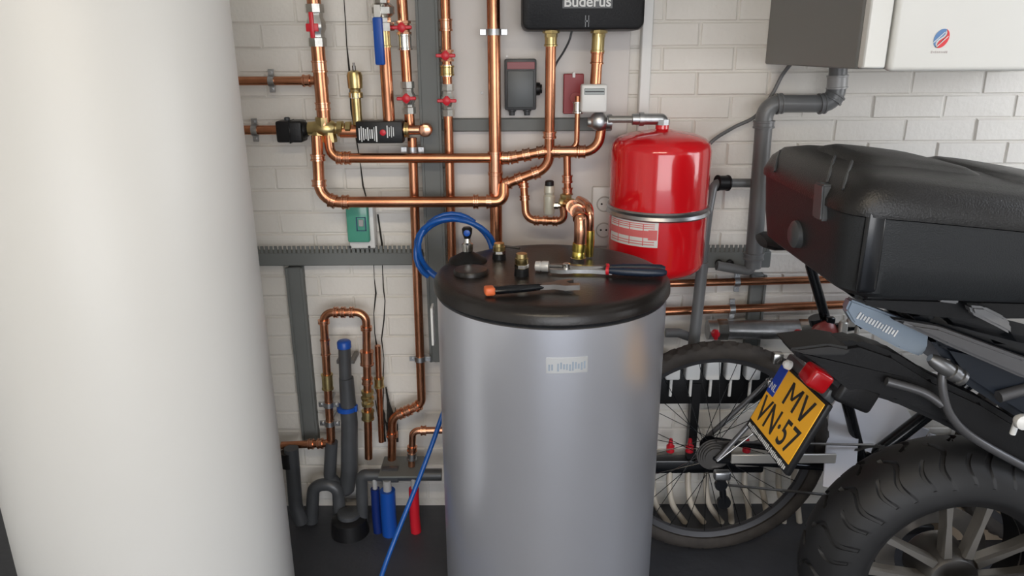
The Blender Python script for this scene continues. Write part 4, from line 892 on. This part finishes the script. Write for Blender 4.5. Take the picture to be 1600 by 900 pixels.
bm = B(); lathe(bm, wc + Vector((0, -.075, 0)), (0, 1, 0), [(0, .03), (.006, .055), (.03, .068), (.10, .068), (.12, .05)], 40); obj('hub', bm, DSTEEL, rim)
bm = B(); ringmesh(bm, wc + Vector((0, .03, 0)), [(.085, -.002), (.130, -.002), (.130, .002), (.085, .002)], 90); obj('brake_disc', bm, DSTEEL, t)
# swingarm / final drive on the near side
bm = B(); rings = []
for x, z, w_, h_ in ((-.04, .02, .02, .03), (0, 0, .032, .058), (.06, .004, .03, .055), (.16, .03, .028, .042), (.34, .075, .028, .040), (.52, .11, .03, .045)):
    rings.append([wc + Vector((x, -.128 + w_ * math.cos(2 * PI * k / 20), z + h_ * math.sin(2 * PI * k / 20))) for k in range(20)])
loft(bm, rings); obj('swingarm', bm, mat('arm_paint', (.10, .09, .088), .4, .4), t)
# engine / frame lump ahead, out of the photograph's right edge
bm = B(); box(bm, (wc.x + .52, MC - .16, .22), (wc.x + 1.0, MC + .16, .66), .05, 4); obj('engine_block', bm, mat('engine_grey', (.10, .10, .105), .4, .6), t)
bm = B(); fw = wc + Vector((1.50, 0, 0)); ringmesh(bm, fw, [(r - .002, l * .72) for r, l in prof], 240); obj('front_tyre', bm, RUBBER, t)
bm = B(); ringmesh(bm, fw, [(RR + .03, -.05), (RR, -.04), (RR, .04), (RR + .03, .05)], 100); obj('front_rim', bm, RIMM, t)
bm = B()
for s_ in (-1, 1): cyl(bm, fw + Vector((0, s_ * .085, 0)), Vector((fw.x - .28, MC + s_ * .085, .95)), .025, 16)
obj('fork', bm, DSTEEL, t)
bm = B(); tube(bm, smooth_path([(fw.x - .34, MC - .42, 1.08), (fw.x - .30, MC - .2, 1.06), (fw.x - .28, MC, 1.02), (fw.x - .30, MC + .2, 1.06), (fw.x - .34, MC + .42, 1.08)], 6), .012, 12); obj('handlebar', bm, BLACK, t)
bm = B(); rings = []
for x, zc, w_, h_ in ((.50, .83, .07, .05), (.58, .87, .13, .11), (.75, .90, .17, .14), (.92, .90, .16, .13), (1.05, .86, .09, .08)):
    rings.append([Vector((wc.x + x, MC + w_ * math.cos(2 * PI * k / 24), zc + h_ * math.sin(2 * PI * k / 24))) for k in range(24)])
loft(bm, rings); obj('fuel_tank', bm, BLACKG, t)
# side-profile prism helper: polygon given in pixels at depth y, thickness th away from the camera
def slab(name, pts, y, th, m, bev=.006, parent=None, label=None):
    bm = B(); P_ = [Y(a, b, y) for a, b in pts]; prism(bm, P_, (0, th, 0)); bmesh.ops.recalc_face_normals(bm, faces=bm.faces[:])
    if bev: bmesh.ops.bevel(bm, geom=bm.edges[:], offset=bev, segments=2, affect='EDGES')
    return obj(name, bm, m, parent or t, label=label)
# tail / rear mudguard boom carrying the plate
slab('rear_mudguard', ((1236, 544), (1300, 540), (1345, 534), (1400, 553), (1462, 592), (1540, 628), (1640, 690), (1640, 760), (1560, 715), (1480, 668), (1400, 632), (1345, 616), (1322, 618), (1300, 600), (1270, 575), (1240, 556)), MC - .085, .07, BLACK, .012)
slab('mudguard_top', ((1232, 546), (1296, 538), (1330, 544), (1326, 556), (1262, 556)), MC - .10, .09, mat('dusty_black', (.02, .02, .02), .5), .005)
# plate
TL = G(1223, 569, .757); TL = Y(1223, 569, 1.57); TRp = Y(1290, 633, 1.57 - .206)
Rv = (TRp - TL).normalized(); BLp = Y(1170, 656, 1.57); Uv = TL - BLp; Uv = (Uv - Rv * Uv.dot(Rv)).normalized()
PW, PH = .206, .150
Mp = basis(TL + Rv * PW / 2 - Uv * PH / 2, Rv, Uv); Nv = Rv.cross(Uv)
bm = B(); box(bm, (-PW / 2 - .007, -PH / 2 - .022, -.014), (PW / 2 + .007, PH / 2 + .006, 0), .004, 2, mtx=Mp); hold = obj('plate_holder', bm, BLACK, t)
bm = B(); box(bm, (-PW / 2, -PH / 2, 0), (PW / 2, PH / 2, .0022), .001, 1, mtx=Mp); pl = obj('number_plate', bm, YELLOW, t, label='yellow number plate reading MV VN 57')
bm = B(); box(bm, (-PW / 2 + .001, .002, .0018), (-PW / 2 + .036, PH / 2 - .001, .0032), .0004, 1, mtx=Mp); bs_ = obj('blue_strip', bm, mat('plate_blue', (.01, .05, .40), .35), pl)
bmt = text_bm('NL', .024, Mp @ Matrix.Translation((-PW / 2 + .0185, .020, .0034)), .0004); obj('country_letters', bmt, WINK, pl, False)
def glyph(name, segs, ox, oy, gw, gh, th_=.0085):
    bm = B()
    for (x0_, y0_), (x1_, y1_) in segs:
        a_ = Vector((ox + x0_ * gw, oy + y0_ * gh, .0024)); b_ = Vector((ox + x1_ * gw, oy + y1_ * gh, .0024)); d_ = (b_ - a_).normalized(); n_ = Vector((-d_.y, d_.x, 0)) * th_ / 2
        if abs(d_.y) < .999: n_ = Vector((th_ / 2 * (1.0 if abs(d_.y) > .4 else 0), 0 if abs(d_.y) > .4 else th_ / 2, 0))
        prism(bm, [Mp @ (a_ - n_), Mp @ (a_ + n_), Mp @ (b_ + n_), Mp @ (b_ - n_)], Nv * .0008)
    obj(name, bm, INK, pl, False)
glyph('letter_m', (((0, 0), (0, 1)), ((0, 1), (.5, .35)), ((.5, .35), (1, 1)), ((1, 1), (1, 0))), -.022, .010, .044, .054, .0080)
glyph('letter_v', (((0, 1), (.5, 0)), ((.5, 0), (1, 1))), .040, .010, .038, .054)
bmt = text_bm('VN·57', .086, Mp @ Matrix.Translation((-.002, -.037, .0026)), .0006, .80, .0003); obj('lower_characters', bmt, INK, pl, False)
bm = B(); strokes(bm, Mp @ Matrix.Translation((0, -PH / 2 - .012, .0006)), PW * .96, .013, 30, random.Random(8)); obj('dealer_strip', bm, WINK, hold, False)
bm = B(); box(bm, (-PW / 2 - .01, PH / 2 + .0, -.03), (PW / 2 - .02, PH / 2 + .03, -.005), .006, 2, mtx=Mp); obj('plate_bracket', bm, DGREY, t)
bm = B(); lathe(bm, Mp @ Vector((-PW / 2 + .04, PH / 2 + .012, .004)), Nv, [(0, .006), (.004, .011), (.014, .011), (.02, .005)], 16); obj('plate_lamp', bm, mat('clear_lens', (.8, .8, .78), .15), t)
# tail light
c = Mp @ Vector((.030, PH / 2 + .040, .0))
bm = B(); cl = Y(1273, 588, MC - .125); box(bm, (-.023, -.020, -.02), (.023, .020, .03), .008, 3, mtx=basis(cl, Vector((.75, 0, -.45)), Vector((.3, 0, .9)))); obj('tail_light', bm, mat('red_lens', (.34, .002, .005), .15), t)
bm = B(); box(bm, (-.06, -.026, -.10), (.075, .030, -.012), .01, 3, mtx=basis(c, Rv, Uv)); obj('tail_housing', bm, BLACK, t)
# tubes and stays
def bar(name, pts, r, m, rad=.02, lab_=None):
    bm = B(); tube(bm, smooth_path([Y(a, b, c) for a, b, c in pts], 6), r, 14); o = obj(name, bm, m, t); return o
bar('side_tube', [(1478, 560, MC - .11), (1472, 600, MC - .12), (1486, 650, MC - .125), (1530, 690, MC - .125), (1640, 750, MC - .12)], .0085, mat('satin_grey', (.11, .11, .115), .35, .5))
bar('grey_stay', [(1385, 596, MC - .10), (1440, 612, MC - .11), (1472, 632, MC - .12)], .009, MATS['satin_grey'])
bm = B(); p = Y(1482, 572, MC - .12); lathe(bm, p + Vector((-.04, 0, .018)), (.8, -.1, -.5), [(0, .008), (.01, .013), (.035, .016), (.05, .014), (.052, .017), (.062, .017), (.064, .014), (.07, .014), (.072, .017), (.08, .016)], 16); obj('silencer_joint', bm, mat('worn_silver', (.20, .20, .20), .4, .8), t)
# blue grey rail with worn print
slab('grab_rail', ((1330, 468), (1440, 510), (1452, 520), (1450, 545), (1440, 558), (1405, 545), (1334, 506), (1322, 486)), MC - .10, .025, BGREY, .004)
bm = B(); pa = Y(1340, 492, MC - .1012); pb = Y(1402, 522, MC - .1012); strokes(bm, basis((pa + pb) / 2, pb - pa, (0, 0, 1)), (pb - pa).length, .016, 14, random.Random(6)); obj('worn_print', bm, WINK, t, False)
# seat, rack, body panels below the case
slab('luggage_rack', ((1330, 462), (1640, 470), (1640, 500), (1500, 500), (1420, 492), (1350, 478)), MC - .13, .24, BLACK, .008)
slab('seat', ((1420, 490), (1500, 486), (1600, 512), (1760, 545), (1800, 560), (1790, 610), (1660, 592), (1560, 560), (1470, 528)), MC - .14, .27, BLACKG, .03)
slab('side_panel', ((1455, 530), (1540, 548), (1680, 596), (1700, 700), (1600, 660), (1500, 595)), MC - .12, .22, mat('navy_black', (.010, .014, .022), .35), .015)
slab('panel_highlight', ((1395, 500), (1470, 512), (1600, 560), (1720, 600), (1720, 615), (1600, 592), (1480, 540)), MC - .15, .03, mat('highlight_grey', (.09, .09, .095), .35), .006)  # lighter grey band painted in for the highlight along the black panel
slab('grab_handle', ((1516, 478), (1540, 480), (1572, 496), (1582, 508), (1582, 524), (1560, 512), (1520, 492)), MC - .165, .025, mat('handle_grey', (.22, .22, .225), .35, .4), .005)
slab('rack_bracket', ((1470, 463), (1500, 466), (1498, 476), (1468, 472)), MC - .155, .03, MATS['handle_grey'], .003)
bm = B(); p = Y(1590, 655, MC - .14); lathe(bm, p, (0, -1, .1), [(0, .010), (.01, .016), (.02, .015), (.024, .008)], 14); cyl(bm, p + Vector((0, .0, 0)), p + Vector((0, .005, -.035)), .006, 10); obj('brake_reservoir', bm, mat('clear_lens', (.8, .8, .78), .15), t)
bm = B(); cyl(bm, Y(1630, 600, MC - .12), Y(1560, 620, MC - .13), .012, 12); obj('frame_tube', bm, MATS['satin_grey'], t)
bm = B(); cyl(bm, (wc.x + .45, MC + .13, .35), (wc.x + .52, MC + .34, .0), .011, 10); obj('side_stand', bm, DSTEEL, t)
bm = B(); cyl(bm, Vector((wc.x + .08, MC + .04, .78)), Vector((wc.x + .34, MC + .05, .36)), .028, 18); obj('rear_shock', bm, DSTEEL, t)
bm = B(); box(bm, (wc.x + .30, MC - .09, .55), (wc.x + .62, MC + .09, .80), .03, 3); obj('frame_block', bm, BLACK, t)

# ------------------------------------------------------------------ top case
CX0 = .569; CL = .60; CZ = 1.052; yc = 1.445
tcse = thing('top_case', 'black hard luggage case on the motorcycle rack', 'luggage case', (CX0 + .3, yc, CZ))
def casering(z_f, inset, xr, zshift=0.0, n=64, wy=.240, sq=10.0):
    pts = []
    for k in range(n):
        an = 2 * PI * k / n; c_, s_ = math.cos(an), math.sin(an)
        x = math.copysign(abs(c_) ** (2 / sq), c_); y = math.copysign(abs(s_) ** (2 / sq), s_)
        xx = CX0 + CL / 2 + x * (CL / 2 - inset); xx += xr * (1 - (xx - CX0) / CL)
        yy = yc + y * (wy - inset)
        u_ = (xx - CX0) / CL
        pts.append(Vector((xx, yy, z_f(u_))))
    return pts
top = lambda u_: CAMZ - .195 - .085 * max(u_, 0) ** 1.3
bot = lambda u_: CZ - .022 * u_
mid = lambda f: (lambda u_: bot(u_) * (1 - f) + top(u_) * f)
bm = B(); loft(bm, [casering(bot, .05, .02), casering(bot, .016, .006), casering(mid(.05), .006, .002), casering(mid(.3), 0, 0), casering(mid(.66), -.004, -.002)]); obj('case_body', bm, CASEP, tcse)
bm = B(); loft(bm, [casering(mid(.655), .010, .002), casering(mid(.675), .010, .002)]); obj('seal', bm, BLACKG, tcse)
bm = B(); loft(bm, [casering(mid(.67), -.008, -.003), casering(mid(.72), -.009, -.002), casering(mid(.86), -.003, .006), casering(mid(.95), .012, .012), casering(mid(1.0), .045, .018), casering(lambda u_: top(u_) + .006, .09, .018), casering(lambda u_: top(u_) + .010, .16, .01)]); lid_ = obj('lid', bm, CASEM, tcse)
# raised lid panels
for name, xa, xb, ya, yb, hh in (('lid_pad', .06, .30, -.15, .15, .018), ('lid_pad', .28, .56, -.17, .17, .020)):
    bm = B(); rings = []
    for f, ins in ((-.6, -.01), (.35, .012), (.8, .03), (1, .06)):
        ring = []
        for k in range(32):
            an = 2 * PI * k / 32; c_, s_ = math.cos(an), math.sin(an)
            x = (xa + xb) / 2 + math.copysign(abs(c_) ** .45, c_) * ((xb - xa) / 2 - ins); y = math.copysign(abs(s_) ** .45, s_) * ((yb - ya) / 2 - ins)
            ring.append(Vector((CX0 + x, yc + y, top(x / CL) + .003 + hh * .8 * f)))
        rings.append(ring)
    loft(bm, rings); obj(name, bm, CASEM, tcse)
# rear face details: reflector, latch, ribs, lock
def rearpiece(name, pts, x_off, th, m, bev=.003):
    bm = B(); P_ = []
    for a, b in pts:
        d = ray(a, b); xx = CX0 - x_off; q = C0 + d * (xx / d.x); P_.append(q)
    prism(bm, P_, (th, 0, 0)); bmesh.ops.recalc_face_normals(bm, faces=bm.faces[:])
    if bev: bmesh.ops.bevel(bm, geom=bm.edges[:], offset=bev, segments=2, affect='EDGES')
    obj(name, bm, m, tcse)
rearpiece('latch', ((1272, 284), (1286, 289), (1282, 346), (1268, 339)), .016, .03, mat('latch_grey', (.06, .065, .07), .35))
from mathutils.bvhtree import BVHTree
def surf(o, qs):
    org = ORG[o.name]; bv = BVHTree.FromPolygons([v.co + org for v in o.data.vertices], [p.vertices[:] for p in o.data.polygons]); out = []
    for a, b in qs:
        h = bv.ray_cast(C0, ray(a, b).normalized())
        if h[0]: out.append(h[0])
    return out
for q in (((1226, 222), (1219, 236), (1214, 252), (1211, 268)), ((1308, 238), (1302, 252), (1297, 270), (1293, 286)), ((1334, 246), (1328, 262), (1322, 280), (1318, 296))):
    pp = surf(lid_, q)
    if len(pp) > 1: bm = B(); tube(bm, smooth_path(pp, 5), .0032, 8); obj('rib', bm, DGREY, tcse)
bm = B(); d = ray(1243, 366); q = C0 + d * ((CX0 - .004) / d.x); lathe(bm, q + Vector((.01, 0, 0)), (-1, 0, 0), [(0, .028), (.014, .027), (.020, .018)], 24); obj('lock_boss', bm, DGREY, tcse)
# dark strip standing in for the shaded inset groove at the corner
bm = B(); P_ = [casering(mid(f), -.004 - (.004 if f > .66 else 0), 0)[k] for f, k in ()]
bm.free()
bm = B(); p0 = Vector((CX0 + .030, yc - .2375, CZ + .012)); box(bm, p0 + Vector((-.008, -.004, .0)), p0 + Vector((.028, .01, .15)), .008, 3); obj('corner_groove_strip', bm, BLACKG, tcse)
bm = B()
for yy in (-.12, .12): box(bm, (CX0 + .09, yc + yy - .02, CZ - .035), (CX0 + .13, yc + yy + .02, CZ + .002), .004, 1)
obj('mounting_foot', bm, BLACK, tcse)
print('objects', len(bpy.data.objects))
